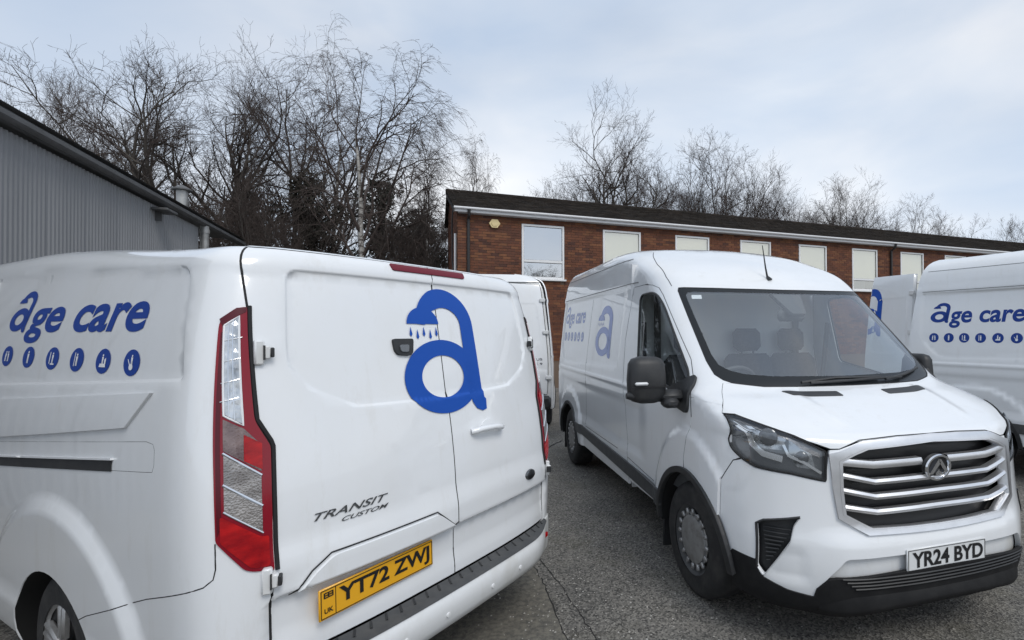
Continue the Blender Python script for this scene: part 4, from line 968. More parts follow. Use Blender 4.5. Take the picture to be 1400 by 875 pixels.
    outer = [(0, .934), (.043, .932), (.426, .918), (.549, .874), (.608, .862), (.600, .693), (.585, .552), (.447, .468), (.121, .461), (0, .460)]
    Gs = patch('grille_surround', SF, both(outer)[:-1], SILVER, V, holes=[both(gr_hole)[:-1]], h=.025, off=.014, skirt=.05)
    for k, (v0, v1, hh) in enumerate(((.822, .802, .042), (.756, .718, .031), (.683, .645, .031), (.602, .572, .031))):
        ln = both([(.0, v1 + .004), (.378, v1), (.548, v0)])
        e_ = np.array(dens([(t, v) for t, v in sorted(set(ln), key=lambda p: p[0])], .03)); n = len(e_)
        if k == 0:
            segs = [e_[e_[:, 0] < -.085], e_[e_[:, 0] > .085]]
        else: segs = [e_]
        bm_ = MB()
        for e2 in segs:
            n = len(e2); rows = [SF.P(e2[:, 0], e2[:, 1] + a * hh, o_) for a, o_ in ((.5, -.03), (.42, .004), (0, .012), (-.42, .004), (-.5, -.03))]
            bm_.add(np.vstack(rows), [(r * n + i, r * n + i + 1, (r + 1) * n + i + 1, (r + 1) * n + i) for r in range(4) for i in range(n - 1)])
        bm_.build('grille_bar', SILVER, Gs, smooth=50)
    for k in range(4):
        vv = .775 - k * .066; tm = .50 - .03 * k; t_ = np.linspace(-tm, tm, 40); MB().tube(SF.P(t_, vv + .0 * t_, -.045), .004, 4).build('grille_slat', GREYPL, Gs)
    p = SF.P(np.array(.0), np.array(.768), .016); B = empty('grille_badge', tuple(p), 0, V); B.rotation_euler = (R(6), 0, 0)
    MB().lathe([(.082, .002), (.078, .010), (.068, .010), (.064, .002)], (0, 0, 0), 'y', 40, -1).build('badge_ring', CHROME, B); B.scale = (1.04, 1, .86)
    MB().lathe([(.001, .001), (.066, .001), (.08, -.02)], (0, 0, 0), 'y', 36, -1).build('badge_field', INK, B)
    bl = MB(); f2 = lambda x, y, z: (x, -z, y)
    w_ = .017
    bl.prism([(-.058, -.036), (-.036, -.036), (.008, .030), (-.004, .052), (-.010, .052)], .001, .010, f2)
    bl.prism([(-.004, .052), (.008, .052), (.058, -.020), (.036, -.044), (.024, -.036), (.036, -.020), (.0, .030)], .001, .010, f2)
    bl.prism([(-.016, -.046), (.030, -.046), (.036, -.030), (.004, -.030), (.004, -.008), (-.016, -.030)], .001, .009, f2)
    bl.build('badge_mark', CHROME, B)
    plate('number_plate', V, (0.0, -.030, .488), .52, .111, 'YR24 BYD', WPLATE)
    MB().box((0, -.018, .484), (.50, .012, .105)).box((-.0, -.021, .428), (.40, .01, .012)).build('plate_holder', PAINT2, V)
    # windscreen
    ws = [(0, 2.455), (.184, 2.458), (.45, 2.462), (.72, 2.470), (.88, 2.476), (.935, 2.474), (.950, 2.44), (.945, 2.141), (.933, 1.744), (.910, 1.63), (.86, 1.583), (.80, 1.556), (.608, 1.522), (.362, 1.516), (0, 1.514)]
    WS = both(ws)[:-1]
    gi = [(0, 2.412), (.45, 2.418), (.80, 2.424), (.86, 2.418), (.888, 2.395), (.892, 2.33), (.872, 1.80), (.848, 1.71), (.79, 1.665), (.70, 1.632), (.5, 1.609), (0, 1.60)]
    GI = both(rpoly(gi, .02)[0:])[:-1] if False else both(gi)[:-1]
    patch('windscreen_border', SF, WS, FRIT, V, holes=[GI], h=.03, off=.001, skirt=.01)
    patch('windscreen', SF, GI, WSGLASS, V, h=.06, off=.001)
    patch('screen_sticker', SF, [(.835, 2.395), (.745, 2.395), (.755, 2.352), (.845, 2.352)], WHITEV, V, h=.03, off=-.004)
    patch('camera_housing', SF, [(-.14, 2.43), (.14, 2.43), (.068, 2.215), (.055, 2.20), (-.055, 2.20), (-.068, 2.215)], TRIM, V, h=.03, off=-.006, skirt=.03)
    seam(SF, [(-.45, 2.33)], V) if False else None
    # pillars and forehead
    vt = float(m_v(2.43))
    side_line = [(float(m_t_at(y, z)), float(m_v(z))) for y, z in PILGAP[1:]]
    side_line = [p for p in side_line]
    upper = [(MT_END * .995, float(m_v(2.03))), (MT_END * .995, float(m_v(2.2))), (MT_END * .995, float(m_v(2.35))), (MT_END * .995, vt), (MT_END * .5, vt), (0, vt)]
    low = [(0, 1.514), (.362, 1.516), (.608, 1.522), (.82, 1.558), (.879, 1.553), (.942, 1.459), (1.011, 1.343), (1.06, 1.28)]
    ring = low + side_line + upper
    ff = []
    patch('cab_roof', SF, both(ring)[:-1], PAINT, V, holes=[WS], feats=ff, h=.035)
    for s in (1, -1): seam(SF, X([(1.0, 2.50), (1.02, 2.62), (1.0, 2.85), (.93, 3.1), (.86, 3.3)], s), V, .003, off=-.0005)
    seam(SF, WS + WS[:1], V, .004, 'screen_seal', off=.0)
    # sides: fender, door, load-space wall, roof
    for s, S in ((1, SS), (-1, mirS)):
        A1 = arch_pts(MAF); A2 = arch_pts(MAR)
        fr_ = [p for p in A1 if p[0] < .86]; fr_.sort(key=lambda p: p[0]); fr_ = [p for p in fr_ if p[1] > .79 or p[0] > .62]
        W_ = lambda q: [(float(p[1]), float(p[2])) for p in (m_front(np.array(t), np.array(v)) for t, v in q)]
        fend = W_([(1.141, 1.176), (1.134, 1.12), (1.132, 1.0), (1.124, .855), (1.053, .808), (1.10, .787), (1.196, .667)]) + [p for p in A1 if p[0] > .50 and p[1] > .55 and p[0] < .89][0:] + [(.89, MAF[1] + MRAD), (.895, .85), (.855, .98), (.838, 1.10), (.858, 1.215)] + W_([(1.14, 1.34), (1.06, 1.285), (1.093, 1.23)])
        patch('front_wing', S, fend, PAINT, V, h=.03, skirt=.02)
        seam(S, [(.90, MAF[1] + MRAD), (.895, .85), (.855, .98), (.838, 1.10), (.858, 1.215)], V, .0025)
        # door with window
        win = rpoly([(1.83, 1.352, .05), (1.925, 1.92, .07), (1.62, 1.925, .10), (1.46, 1.815, .08), (.985, 1.372, .03), (.935, 1.30, .02), (.905, 1.19, .02)], .04)
        da = [p for p in A1 if p[0] > .90]; da.sort(key=lambda p: p[0])
        door = PILGAP[:] + [(2.10, 2.0), (2.19, 1.55), (2.16, 1.25), (2.03, .585), (2.02, .40), (da[-1][0], .40)] + [p for p in da[::-1] if p[1] > .40] + [(.90, MAF[1] + MRAD), (.895, .85), (.855, .98)]
        patch('cab_door', S, door, PAINT, V, holes=[win], h=.035, off=.0025, skirt=.02)
        seam(S, PILGAP + [(2.09, 2.0)], V, .0024, off=.001)
        seam(S, [(2.10, 2.0), (2.19, 1.55), (2.16, 1.25), (2.03, .585), (2.02, .40)], V, .0025, off=.001)
        seam(S, [(2.03, .585), (1.45, .545)], V, .003, off=.001)
        patch('door_window', S, win, SIDEGLASS, V, h=.08, off=-.004)
        seam(S, win + win[:1], V, .010, 'window_seal', BLACK, off=.0)
        # load space
        ra = A2
        wall = [(2.115, 2.0), (2.205, 1.55), (2.175, 1.25), (2.045, .585), (2.035, .36)] + [(A2[0][0], .36)] + [p for p in A2 if p[1] > .36] + [(A2[-1][0], .36), (4.97, .36)]
        rr_ = [(MREAR - float(MLEAN(np.array(z))) - .036, z) for z in np.linspace(.40, 2.47, 26)]
        ze = [float(z) for z in np.linspace(2.47, 2.03, 12)]
        wall = wall + rr_ + [(yend(z) - .02 if False else yend(z) - .05, z) for z in ze] + [(1.80, 2.005), (1.86, 2.005)]
        fe = [MREC + MREC[:1], rpoly([(2.317, 1.984), (2.376, 1.326, .03), (4.616, 1.257, .22), (4.784, 1.455, .05), (4.784, 2.004)], .04)]
        fe += [[(1.75, zz), (4.78, zz)] for zz in (2.02, 2.06, 2.10, 1.175, 1.157, 1.193, 1.10, 1.0)]
        patch('load_wall', S, wall, PAINT, V, feats=fe, h=.045, skirt=.02)
        seam(S, [(2.0, 2.035), (4.80, 2.035)], V, .0023, 'roof_channel', off=.006)
        seam(S, [(2.30, 2.27), (4.76, 2.285)], V, .0023, 'roof_channel', off=.0)
        seam(S, [(3.44, .62), (3.44, 1.20), (3.49, 1.30), (3.45, 1.995)], V, .0024)
        seam(S, [(2.30, .60), (3.44, .60)], V, .003)
        # sill strip, arches
        patch('sill_strip', S, rpoly([(1.29, .53), (1.29, .415), (3.83, .495), (3.88, .592)], .02), GREYPL, V, h=.05, off=.016, skirt=.02)
        for c, nm in ((MAF, 'arch_trim'), (MAR, 'arch_trim')):
            o_ = [(c[0] + (MRAD + .024) * math.cos(t), c[1] + (MRAD + .024) * math.sin(t)) for t in np.linspace(math.pi - .05, .05, 30)]
            i_ = [(c[0] + (MRAD - .012) * math.cos(t), c[1] + (MRAD - .012) * math.sin(t)) for t in np.linspace(.05, math.pi - .05, 30)]
            patch(nm, S, o_ + i_, BLACK, V, h=.03, off=.018, skirt=.03)
            A = np.array(arch_pts(c, MRAD - .01)); Pn = S.P(A[:, 0], A[:, 1], .0); inn = Pn.copy(); inn[:, 0] += .45 * s; n = len(A)
            mk('wheel_arch_liner', np.vstack([Pn, inn]), [(i, i + 1, n + i + 1, n + i) for i in range(n - 1)] + [tuple(range(n, 2 * n))], UNDER, V)
        wheel(V, (-.875 * s, MAF[0], .345), .345, .23, -s, 'steel', R(3)); wheel(V, (-.875 * s, MAR[0], .345), .345, .23, -s, 'steel')
        MB().box((-.86 * s, 1.36, .26), (.22, .02, .30), bev=.008).build('mud_flap', BLACK, V); MB().box((-.86 * s, 4.66, .26), (.22, .02, .30), bev=.008).build('mud_flap', BLACK, V)
        # mirror
        Mr = empty('wing_mirror', (0, 0, 0), 0, V)
        foot = patch('mirror_foot', S, rpoly([(.905, 1.345), (.875, 1.28), (.868, 1.15), (.885, 1.115), (1.13, 1.15), (1.21, 1.20), (1.16, 1.25), (1.0, 1.30)], .02), BLACK, Mr, h=.04, off=.022, skirt=.03)
        mb = MB(); q = lambda x, y, z: (x * s, y, z)
        def rrbox(c, d_, bev): mb.box((c[0] * s, c[1], c[2]), (d_[0] * (.5 if fold else 1), d_[1], d_[2]), bev=bev)
        fold = s < 0
        rrbox((-1.05 if fold else -1.07, .99, 1.215), (.20, .13, .075), .03); rrbox((-1.10, .93, 1.18), (.10, .10, .06), .02); mb.build('mirror_arm', BLACK, Mr)
        sec = []
        for k, (z, hx, hy) in enumerate(((1.178, .05, .03), (1.190, .095, .05), (1.222, .118, .065), (1.32, .122, .075), (1.42, .114, .068), (1.452, .096, .05), (1.466, .055, .025))):
            for a in np.linspace(0, 2 * math.pi, 20, endpoint=False):
                cc, ss_ = math.cos(a), math.sin(a); px_, py_ = hx * np.sign(cc) * abs(cc) ** .55, hy * np.sign(ss_) * abs(ss_) ** .6; sec.append((-1.235 + px_, .985 + py_ + .02 * (z - 1.3), z) if not fold else (1.095 + py_ * .8, 1.13 + px_, z - .02))
        F = [(k * 20 + j, k * 20 + (j + 1) % 20, (k + 1) * 20 + (j + 1) % 20, (k + 1) * 20 + j) for k in range(6) for j in range(20)] + [tuple(range(20)), tuple(range(120, 140))]
        mk('mirror_housing', sec, F, BLACK, Mr, smooth=50)
        if not fold: MB().box((-1.295 * s, .908, 1.304), (.085, .03, .020), bev=.010).build('mirror_indicator', WPLATE, Mr)
        if not fold: MB().box((-1.235 * s, .9135, 1.282), (.236, .012, .006)).build('mirror_gap', SEAM, Mr)
        if not fold: MB().tube([(-1.33 * s, .96, 1.225), (-1.375 * s, .965, 1.228)], [.03, .018], 10).build('mirror_tip', BLACK, Mr)
        # bonnet vents
        patch('bonnet_vent', SF, X(rpoly([(.535, 1.463), (.168, 1.447), (.172, 1.378), (.50, 1.388)], .012), s), BLACK, V, h=.03, off=.003, skirt=.006)
    # wipers
    for pts in ([(.36, 1.53), (.10, 1.565), (-.26, 1.560)], [(-.29, 1.535), (-.50, 1.57), (-.72, 1.625)], [(.30, 1.525), (-.2, 1.548), (-.45, 1.55)]):
        d = dens(pts, .04); MB().tube(SF.P(d[:, 0], d[:, 1], .02), .009, 6).build('wiper', BLACK, V)
    # roof cap
    MB().add([(-.66, 2.75, 2.405), (.66, 2.75, 2.405), (.66, 4.74, 2.405), (-.66, 4.74, 2.405)], [(0, 1, 2, 3)]).build('roof', PAINT, V)
    # aerial
    p = SF.P(np.array(.07), np.array(2.575), .0)
    MB().tube([p, p + np.array([-.01, .02, .03])], [.022, .010], 8).tube([p + np.array([-.01, .02, .03]), p + np.array([-.025, .02, .10]), p + np.array([-.045, .03, .27])], [.008, .006, .003], 6).build('aerial', BLACK, V)
    # cab interior
    MB().box((0, .98, 1.12), (1.72, .62, .22), rx=-.05, bev=.06).box((-.42, 1.12, 1.24), (.42, .26, .10), bev=.04).box((0, 1.15, 1.0), (.5, .3, .35), bev=.05).build('dashboard', TRIM, V)
    sw = empty('steering_wheel', (-.42, 1.36, 1.20), 0, V); sw.rotation_euler = (R(-58), 0, 0)
    m_ = MB(); m_.tube([(.19 * math.cos(a), .19 * math.sin(a), 0) for a in np.linspace(0, 2 * math.pi, 28, endpoint=False)], .016, 8, closed=True)
    m_.box((0, 0, -.02), (.16, .12, .05), bev=.02).box((0, 0, -.005), (.36, .03, .02), bev=.006).box((0, -.09, -.005), (.03, .16, .02), bev=.006); m_.build('steering_rim', TRIM, sw)
    for xs in (-.45, .12, .58):
        S_ = empty('cab_seat', (xs, 1.78, 0), 0, V)
        MB().box((0, -.06, .80), (.48, .50, .16), bev=.05).build('seat_cushion', SEATM, S_); MB().box((0, .17, 1.12), (.47, .14, .62), rx=-.16, bev=.055).build('seat_back', SEATM, S_)
        MB().box((0, .23, 1.55), (.27, .10, .20), rx=-.1, bev=.04).tube([(-.06, .21, 1.40), (-.06, .23, 1.5)], .008, 6).tube([(.06, .21, 1.40), (.06, .23, 1.5)], .008, 6).build('head_rest', SEATM, S_)
    MB().box((0, 1.22, 1.74), (.26, .05, .09), rz=.15, bev=.03).build('interior_mirror', TRIM, V)
    MB().box((.35, .93, 1.235), (.30, .21, .006), rz=.3).build('dashboard_paper', WHITEV, V)
    MB().box((0, 2.14, 1.25), (1.84, .03, 1.9)).build('bulkhead', BULK, V)
    MB().box((0, 1.55, .55), (1.80, 1.2, .10)).box((-.93, 1.5, .86), (.04, 1.2, .56)).box((.93, 1.5, .86), (.04, 1.2, .56)).build('cab_floor', TRIM, V)
    MB().box((0, 1.93, 2.04), (1.5, .36, .03)).build('headliner', BULK, V)
    for s in (1, -1): MB().box((.70 * s, 2.10, 1.55), (.05, .03, .9)).tube([(.90 * s, 1.9, 1.7), (.88 * s, 1.95, 1.2), (.72 * s, 1.9, .85)], .02, 5).build('seat_belt', TRIM, V)
    # rear: frame, doors, lamps, bumper
    for s in (1, -1):
        hx = .95 * s; zc = 1.35; hinge = m_rear(np.array(hx), np.array(zc)); ho = np.array([hinge[0], hinge[1], 0])
        D = empty('rear_door', tuple(ho), 0, V)
        poly = [(.004 * s, .60), (.93 * s, .60), (.945 * s, 1.2), (.945 * s, 2.30), (.004 * s, 2.33)]
        Sd = Surf(lambda x, z: m_rear(x, z) - ho, m_rdisp, -1)
        fz = [[(a * s, b) for a, b in MRP + MRP[:1]]]
        patch('door_skin', Sd, poly, PAINT, D, feats=fz, h=.045, skirt=.05)
        Si = Surf(lambda x, z: m_rear(x, z) - ho + np.array([0, -.055, 0]), None, -1); patch('door_inner', Si, poly, PAINT2, D, h=.12)
        for z in (.85, 1.55, 2.05): 
            p = m_rear(np.array(.955 * s), np.array(z)) - ho; MB().box((p[0] + .0 * s, p[1] + .014, z), (.09, .035, .055), bev=.006).build('hinge', PAINT2, D)
        if s == 1: seam(SR, [(0, .60), (0, 2.33)], V, .005)
        seam(SR, [(.94 * s, .60), (.955 * s, 1.2), (.955 * s, 2.30), (0, 2.34)], V, .004)
        lm = MB()
        for k, (z0, z1, mi) in enumerate(((.78, .98, 0), (.985, 1.10, 1), (1.105, 1.28, 0))):
            lm.cur = mi; p0_ = m_rear(np.array(.975 * s), np.array((z0 + z1) / 2)); lm.box((p0_[0] + .012 * s, p0_[1] - .03, (z0 + z1) / 2), (.075, .12, z1 - z0), bev=.012)
        lm.build('tail_light', [RED, SREFL], V)
    patch('rear_header', SR, [(-.99, 2.34), (.99, 2.34), (.95, 2.46), (-.95, 2.46)], PAINT, V, h=.06)
    patch('rear_frame', SR, [(-1.0, .50), (1.0, .50), (1.0, 2.34), (-1.0, 2.34)], PAINT2, V, h=.15, off=-.02)
    MB().box((0, MREAR + .005, .47), (1.9, .16, .20), bev=.04).box((0, MREAR + .08, .545), (1.2, .08, .02)).build('rear_bumper', BLACK, V)
    MB().box((0, 2.7, .42), (1.5, 4.2, .24)).box((0, .6, .35), (1.2, .6, .15)).build('underbody', UNDER, V)
    return V
def dress_maxus(V, side=True, rear=False):
    if side:
        if rear: lettering(SS, V, 4.70, 3.735, 1.663, .135, [4.649, 4.481, 4.315, 4.147, 3.977, 3.803], 1.483, .055, .055, NAVY, .14)
        else: lettering(SS, V, 4.76, 3.72, 1.735, .13, [4.68, 4.50, 4.32, 4.14, 3.96, 3.78], 1.57, .062, .058, BLUEG, .14)
MAXUS = build_maxus()
tag(MAXUS, 'white high-roof van facing forward with silver barred grille and white front number plate', 'van', 'white fleet vans')
VAN_R = copy_tree(MAXUS, None, ('number_plate', 'plate_holder', 'aerial'))
VAN_B = copy_tree(MAXUS, None, ('tail_light', 'door_inner', 'wing_mirror', 'number_plate', 'plate_holder', 'aerial', 'dashboard', 'steering_wheel', 'cab_seat'))
VAN_R.location = (7.236, 2.671, 0); VAN_R.rotation_euler = (0, 0, .5073); VAN_R.scale = (1.041,) * 3
VAN_B.location = (-2.76, 13.41, 0); VAN_B.rotation_euler = (0, 0, math.pi + .15); VAN_B.scale = (1.05,) * 3
tag(VAN_R, 'white van on the right with blue side lettering and its rear door swung open', 'van', 'white fleet vans')
tag(VAN_B, 'white van parked behind the others with its closed rear doors towards the camera', 'van', 'white fleet vans')
dress_maxus(MAXUS); dress_maxus(VAN_R, True, True)
Vl, Fl = logo2d(); Vl = Vl.copy(); Vl[:, 0] = 2.93 - Vl[:, 0] * 1.15; Vl[:, 1] = 1.53 + Vl[:, 1] * .85
on_surf('shower_logo', SS, Vl, Fl, BLUEG, MAXUS, .002)
for ch in VAN_R.children:
    if ch.name.startswith('rear_door') and ch.location.x < 0:
        ch.rotation_euler = (0, 0, R(68))
        ho = np.array(ch.location); Sd = Surf(lambda x, z: m_rear(x, z) - ho, m_rdisp, -1)
        Vl, Fl = logo2d(); Vl = Vl.copy(); Vl[:, 0] = Vl[:, 0] * 1.25; Vl[:, 1] = 1.70 + Vl[:, 1] * 1.1; k = [f for f in Fl if all(Vl[i, 0] > .004 for i in f)]
        Vl[:, 0] = -Vl[:, 0]
        on_surf('shower_logo', Sd, Vl, k, BLUE, ch, .003)
for txt, x0, x1, z0, z1 in (('MAXUS', .56, .86, 1.115, 1.15), ('DELIVER 9', .46, .86, 1.045, 1.08)):
    T2, F2 = text2d(txt, 1, .012); T2 = fit2d(T2, 0, 1, z0, z1); T2[:, 0] = -(x0 + (x1 - x0) * T2[:, 0])
    on_surf('badge_lettering', SR, T2, F2, BADGE, VAN_B, .004)
# ------------------------------------------------------------------ trees
BARK = mat('bark_dark', (.050, .040, .034), .9, noise=(3, (.085, .075, .062), .4, .75))
BARKG = mat('bark_grey', (.085, .075, .066), .9, noise=(3, (.05, .042, .036), .4, .75))
TWIG = mat('twig_brown', (.075, .056, .048), .9)
BIRCH = mat('birch_bark', (.42, .40, .37), .8, noise=(2.5, (.06, .05, .045), .50, .62, (1, 1, 3)))
LEAFD = mat('evergreen_dark', (.014, .018, .011), .8, noise=(6, (.030, .028, .016), .4, .7))
LEAFB = mat('ivy_brown', (.028, .022, .014), .85, noise=(6, (.014, .016, .010), .4, .7))
def tubes(segs, sides):
    p0, p1, r0, r1 = segs if isinstance(segs, tuple) else (np.array([s[i] for s in segs], float) for i in range(4)); n = len(p0)
    d = p1 - p0; d /= np.maximum(np.linalg.norm(d, axis=1, keepdims=True), 1e-9)
    up = np.where(np.abs(d[:, 2:3]) < .9, np.array([[0, 0, 1.]]), np.array([[1., 0, 0]])); a = np.cross(d, up); a /= np.linalg.norm(a, axis=1, keepdims=True); b = np.cross(a, d)
    ang = np.arange(sides) * 2 * math.pi / sides; c, s = np.cos(ang), np.sin(ang)
    ring = a[:, None] * c[None, :, None] + b[:, None] * s[None, :, None]
    V = np.concatenate([p0[:, None] + ring * r0[:, None, None], p1[:, None] + ring * r1[:, None, None]], 1).reshape(-1, 3)
    base = (np.arange(n) * 2 * sides)[:, None]; j = np.arange(sides); k = (j + 1) % sides
    F = np.stack([base + j, base + k, base + sides + k, base + sides + j], -1).reshape(-1, 4)
    return V, F
def mesh_np(name, V, F, m):
    me = bpy.data.meshes.new(name); n = len(F); w = F.shape[1]
    me.vertices.add(len(V)); me.vertices.foreach_set('co', V.astype(np.float32).ravel()); me.loops.add(n * w); me.loops.foreach_set('vertex_index', F.astype(np.int32).ravel())
    me.polygons.add(n); me.polygons.foreach_set('loop_start', np.arange(0, n * w, w, dtype=np.int32)); me.polygons.foreach_set('loop_total', np.full(n, w, np.int32)); me.materials.append(m); me.update(calc_edges=True); me.validate()
    me.polygons.foreach_set('use_smooth', np.ones(n, bool)); return me
def nv(v): return v / max(math.sqrt(v[0] * v[0] + v[1] * v[1] + v[2] * v[2]), 1e-9)
def sprays(rg, ang, sub):
    # a handful of twig sprays along +Z, unit length, as arrays of segments
    out = []
    for k in range(8):
        S = []
        def tw(p, d, L, r, lev):
            n = 4 if lev == 0 else 3; pts = [p]
            for i in range(n):
                d = nv(d + np.array([rg.gauss(0, .13), rg.gauss(0, .13), rg.gauss(0, .13) + .06])); q = p + d * L / n; S.append((p, q, r * (1 - .75 * i / n), r * (1 - .75 * (i + 1) / n))); p = q; pts.append((p, d))
            if lev < 2:
                for j in range(sub[lev]):
                    i = rg.randrange(0, n); b, bd = pts[i + 1]; s_ = np.array([rg.gauss(0, 1), rg.gauss(0, 1), rg.gauss(0, 1)]); s_ = nv(s_ - bd * (s_ @ bd)); t = ang * rg.uniform(.6, 1.25)
                    tw(b, nv(bd * math.cos(t) + s_ * math.sin(t)), L * rg.uniform(.38, .62), r * .6, lev + 1)
        tw(np.zeros(3), np.array([0, 0, 1.]), 1.0, 1.0, 0); out.append([np.array([s[i] for s in S], float) for i in range(4)])
    return out
def grow(kind, H, seed, spread=1.0):
    rg = random.Random(seed); thick, att, limbs = [], [], []
    def rnd(): return np.array([rg.gauss(0, 1), rg.gauss(0, 1), rg.gauss(0, 1)])
    CN = {'oak': (12, 8, 8), 'brush': (8, 6, 8), 'birch': (11, 7, 8)}[kind]
    AN = {'oak': (1.0, .85, .8), 'brush': (.50, .55, .6), 'birch': (.66, .62, .8)}[kind]
    def branch(p, d, L, r, lev):
        n = min(max(3, int(L / (.7, .5, .3)[lev])), 10); st = L / n; pts = [p]; rr = [r]; dirs = [d]
        for i in range(n):
            trop = np.array([0, 0, (.06, .12 if kind != 'birch' else .09, .06 if kind != 'birch' else -.03)[lev]])
            d = nv(d + rnd() * (.06, .17, .22)[lev] + trop); p = p + d * st; q = max(r * (1 - (i + 1) / n * .8), .008); (thick if lev == 0 or kind != 'birch' else limbs).append((pts[-1], p, rr[-1], q)); pts.append(p); rr.append(q); dirs.append(d)
        lo = (.26 if kind == 'oak' else .14 if kind == 'brush' else .26, .2, .1)[lev]
        if lev == 2:
            for k in range(CN[2]):
                f = lo + (1 - lo) * (k + rg.random()) / CN[2]; i = min(int(f * n), n - 1); s_ = rnd(); s_ = nv(s_ - dirs[i + 1] * (s_ @ dirs[i + 1])); t = rg.uniform(.4, 1.0) if k < CN[2] - 1 else .1
                att.append((pts[i + 1], nv(dirs[i + 1] * math.cos(t) + s_ * math.sin(t) + np.array([0, 0, .0 if kind == 'birch' else .45])), (.12 + L * rg.uniform(.28, .46)), min(rr[i + 1] * .7, .014)))
            return
        for k in range(CN[lev]):
            f = min(lo + (1 - lo) * (k + rg.random()) / CN[lev], .98); i = min(int(f * n), n - 1); a = f * n - i; b = pts[i] * (1 - a) + pts[i + 1] * a; bd = dirs[i + 1]; br = rr[i] * (1 - a) + rr[i + 1] * a
            s_ = rnd(); s_ = nv(s_ - bd * (s_ @ bd)); ang = AN[lev] * rg.uniform(.75, 1.2) * (spread if lev == 0 else 1)
            if kind == 'oak' and lev == 0: ang *= 1.15 - .65 * f
            nd = nv(bd * math.cos(ang) + s_ * math.sin(ang))
            if nd[2] < -.1: nd[2] *= -.3; nd = nv(nd)
            cl = L * {0: (.72 - .22 * max(0, f - .3)) if kind == 'oak' else .60 - .34 * max(0, f - .3), 1: .48}[lev] * rg.uniform(.75, 1.15) * (1.15 - .5 * f if lev else 1)
            branch(b, nd, cl, min(br * .85, (.50, .55)[lev] * r * (1.1 - .4 * f)), lev + 1)
    if kind == 'brush':
        for k in range(3): branch(np.array([rg.uniform(-.5, .5), rg.uniform(-.5, .5), 0]), nv(np.array([rg.uniform(-.18, .18), rg.uniform(-.18, .18), 1])), H * rg.uniform(.66, .82), H * .0085, 0)
    else: branch(np.zeros(3), np.array([0, 0, 1.]), H * (.62 if kind == 'oak' else .80), H * (.0165 if kind == 'oak' else .0145), 0)
    T = sprays(rg, {'oak': .8, 'brush': .6, 'birch': .7}[kind], (4, 2)); A, B, Ra, Rb = [], [], [], []
    for p, d, L, r in att:
        t = T[rg.randrange(8)]; x = nv(np.cross(d, rnd())); y = np.cross(d, x); M_ = np.stack([x, y, d]) * L * (1.25 if kind == 'birch' else 1.0)
        a, b = t[0] @ M_, t[1] @ M_
        if kind == 'birch':
            for q in (a, b): q[:, 2] -= .30 * (q ** 2).sum(1) / max(L, .3)
        A.append(a + p); B.append(b + p); Ra.append(np.maximum(t[2] * r, .0036)); Rb.append(np.maximum(t[3] * r, .0028))
    if limbs: A.append(np.array([s[0] for s in limbs])); B.append(np.array([s[1] for s in limbs])); Ra.append(np.array([s[2] for s in limbs])); Rb.append(np.array([s[3] for s in limbs]))
    A, B, Ra, Rb = (np.concatenate(q) for q in (A, B, Ra, Rb)); k = H / max(B[:, 2].max(), 1)
    return [(a * k, b * k, r, q) for a, b, r, q in thick], (A * k, B * k, Ra, Rb)
TREE_MESH = {}
def tree_mesh(kind, H, seed, spread, bark):
    key = (kind, H, seed)
    if key not in TREE_MESH:
        a, b = grow(kind, H, seed, spread); TREE_MESH[key] = (mesh_np('trunk', *tubes(a, 6), bark), mesh_np('crown', *tubes(b, 3), TWIG))
    return TREE_MESH[key]
def tree(name, label, px, D, kind, H, seed, rz=0., spread=1., bark=None, scale=(1, 1, 1), lean=(0, 0), group='bare winter trees', cat='tree'):
    E = empty(name, ((px - 836.4) / 704 * D, D, 0), rz); E.rotation_euler = (lean[0], lean[1], rz); E.scale = scale
    for nm, me in zip(('trunk', 'crown'), tree_mesh(kind, H, seed, spread, bark or BARK)):
        o = bpy.data.objects.new(nm, me); COL.objects.link(o); o.parent = E
    return tag(E, label, cat, group)
def evergreen(name, label, px, D, H, W, seed, m, n=9000, grp='dark evergreens behind the shed', cone=False):
    rg = np.random.default_rng(seed); E = empty(name, ((px - 836.4) / 704 * D, D, 0)); nl = 70; c = []
    for i in range(nl):
        z = rg.uniform(.12, .95); w = (1 - z) ** .8 * 1.1 if cone else (1 - (2 * z - .8) ** 2 * .55); a = rg.uniform(0, 6.28); r = rg.uniform(.2, .9) * w * W / 2; c.append((r * math.cos(a), r * math.sin(a), z * H, rg.uniform(.07, .15) * W))
    c.append((0, 0, H * .96, .12 * W)); c = np.array(c)
    k = rg.integers(0, len(c), n); v = rg.normal(size=(n, 3)); v /= np.linalg.norm(v, axis=1, keepdims=True); p = c[k, :3] + v * c[k, 3:4] * rg.uniform(.5, 1.08, (n, 1)) ** .6; p[:, 2] = np.maximum(p[:, 2], .1)
    t1 = rg.normal(size=(n, 3)) + np.array([0, 0, .3]); t1 /= np.linalg.norm(t1, axis=1, keepdims=True); t2 = np.cross(t1, rg.normal(size=(n, 3))); t2 /= np.linalg.norm(t2, axis=1, keepdims=True)
    L_ = rg.uniform(.10, .26, (n, 1)); w_ = L_ * .35
    V = np.stack([p - t1 * L_ * .5, p + t2 * w_ * .5, p + t1 * L_ * .5, p - t2 * w_ * .5], 1).reshape(-1, 3); F = np.arange(4 * n).reshape(n, 4)
    o = bpy.data.objects.new('crown', mesh_np('crown', V, F, m)); COL.objects.link(o); o.parent = E
    sg = [(np.zeros(3), np.array([0, 0, H * .5]), .16, .11), (np.array([0, 0, H * .5]), np.array([.1, 0, H * .9]), .11, .03)] + [(np.array([0, 0, q[2] * .8]), q[:3], .05, .015) for q in c]
    o = bpy.data.objects.new('trunk', mesh_np('trunk', *tubes(sg, 6), BARK)); COL.objects.link(o); o.parent = E
    return tag(E, label, 'tree', grp)
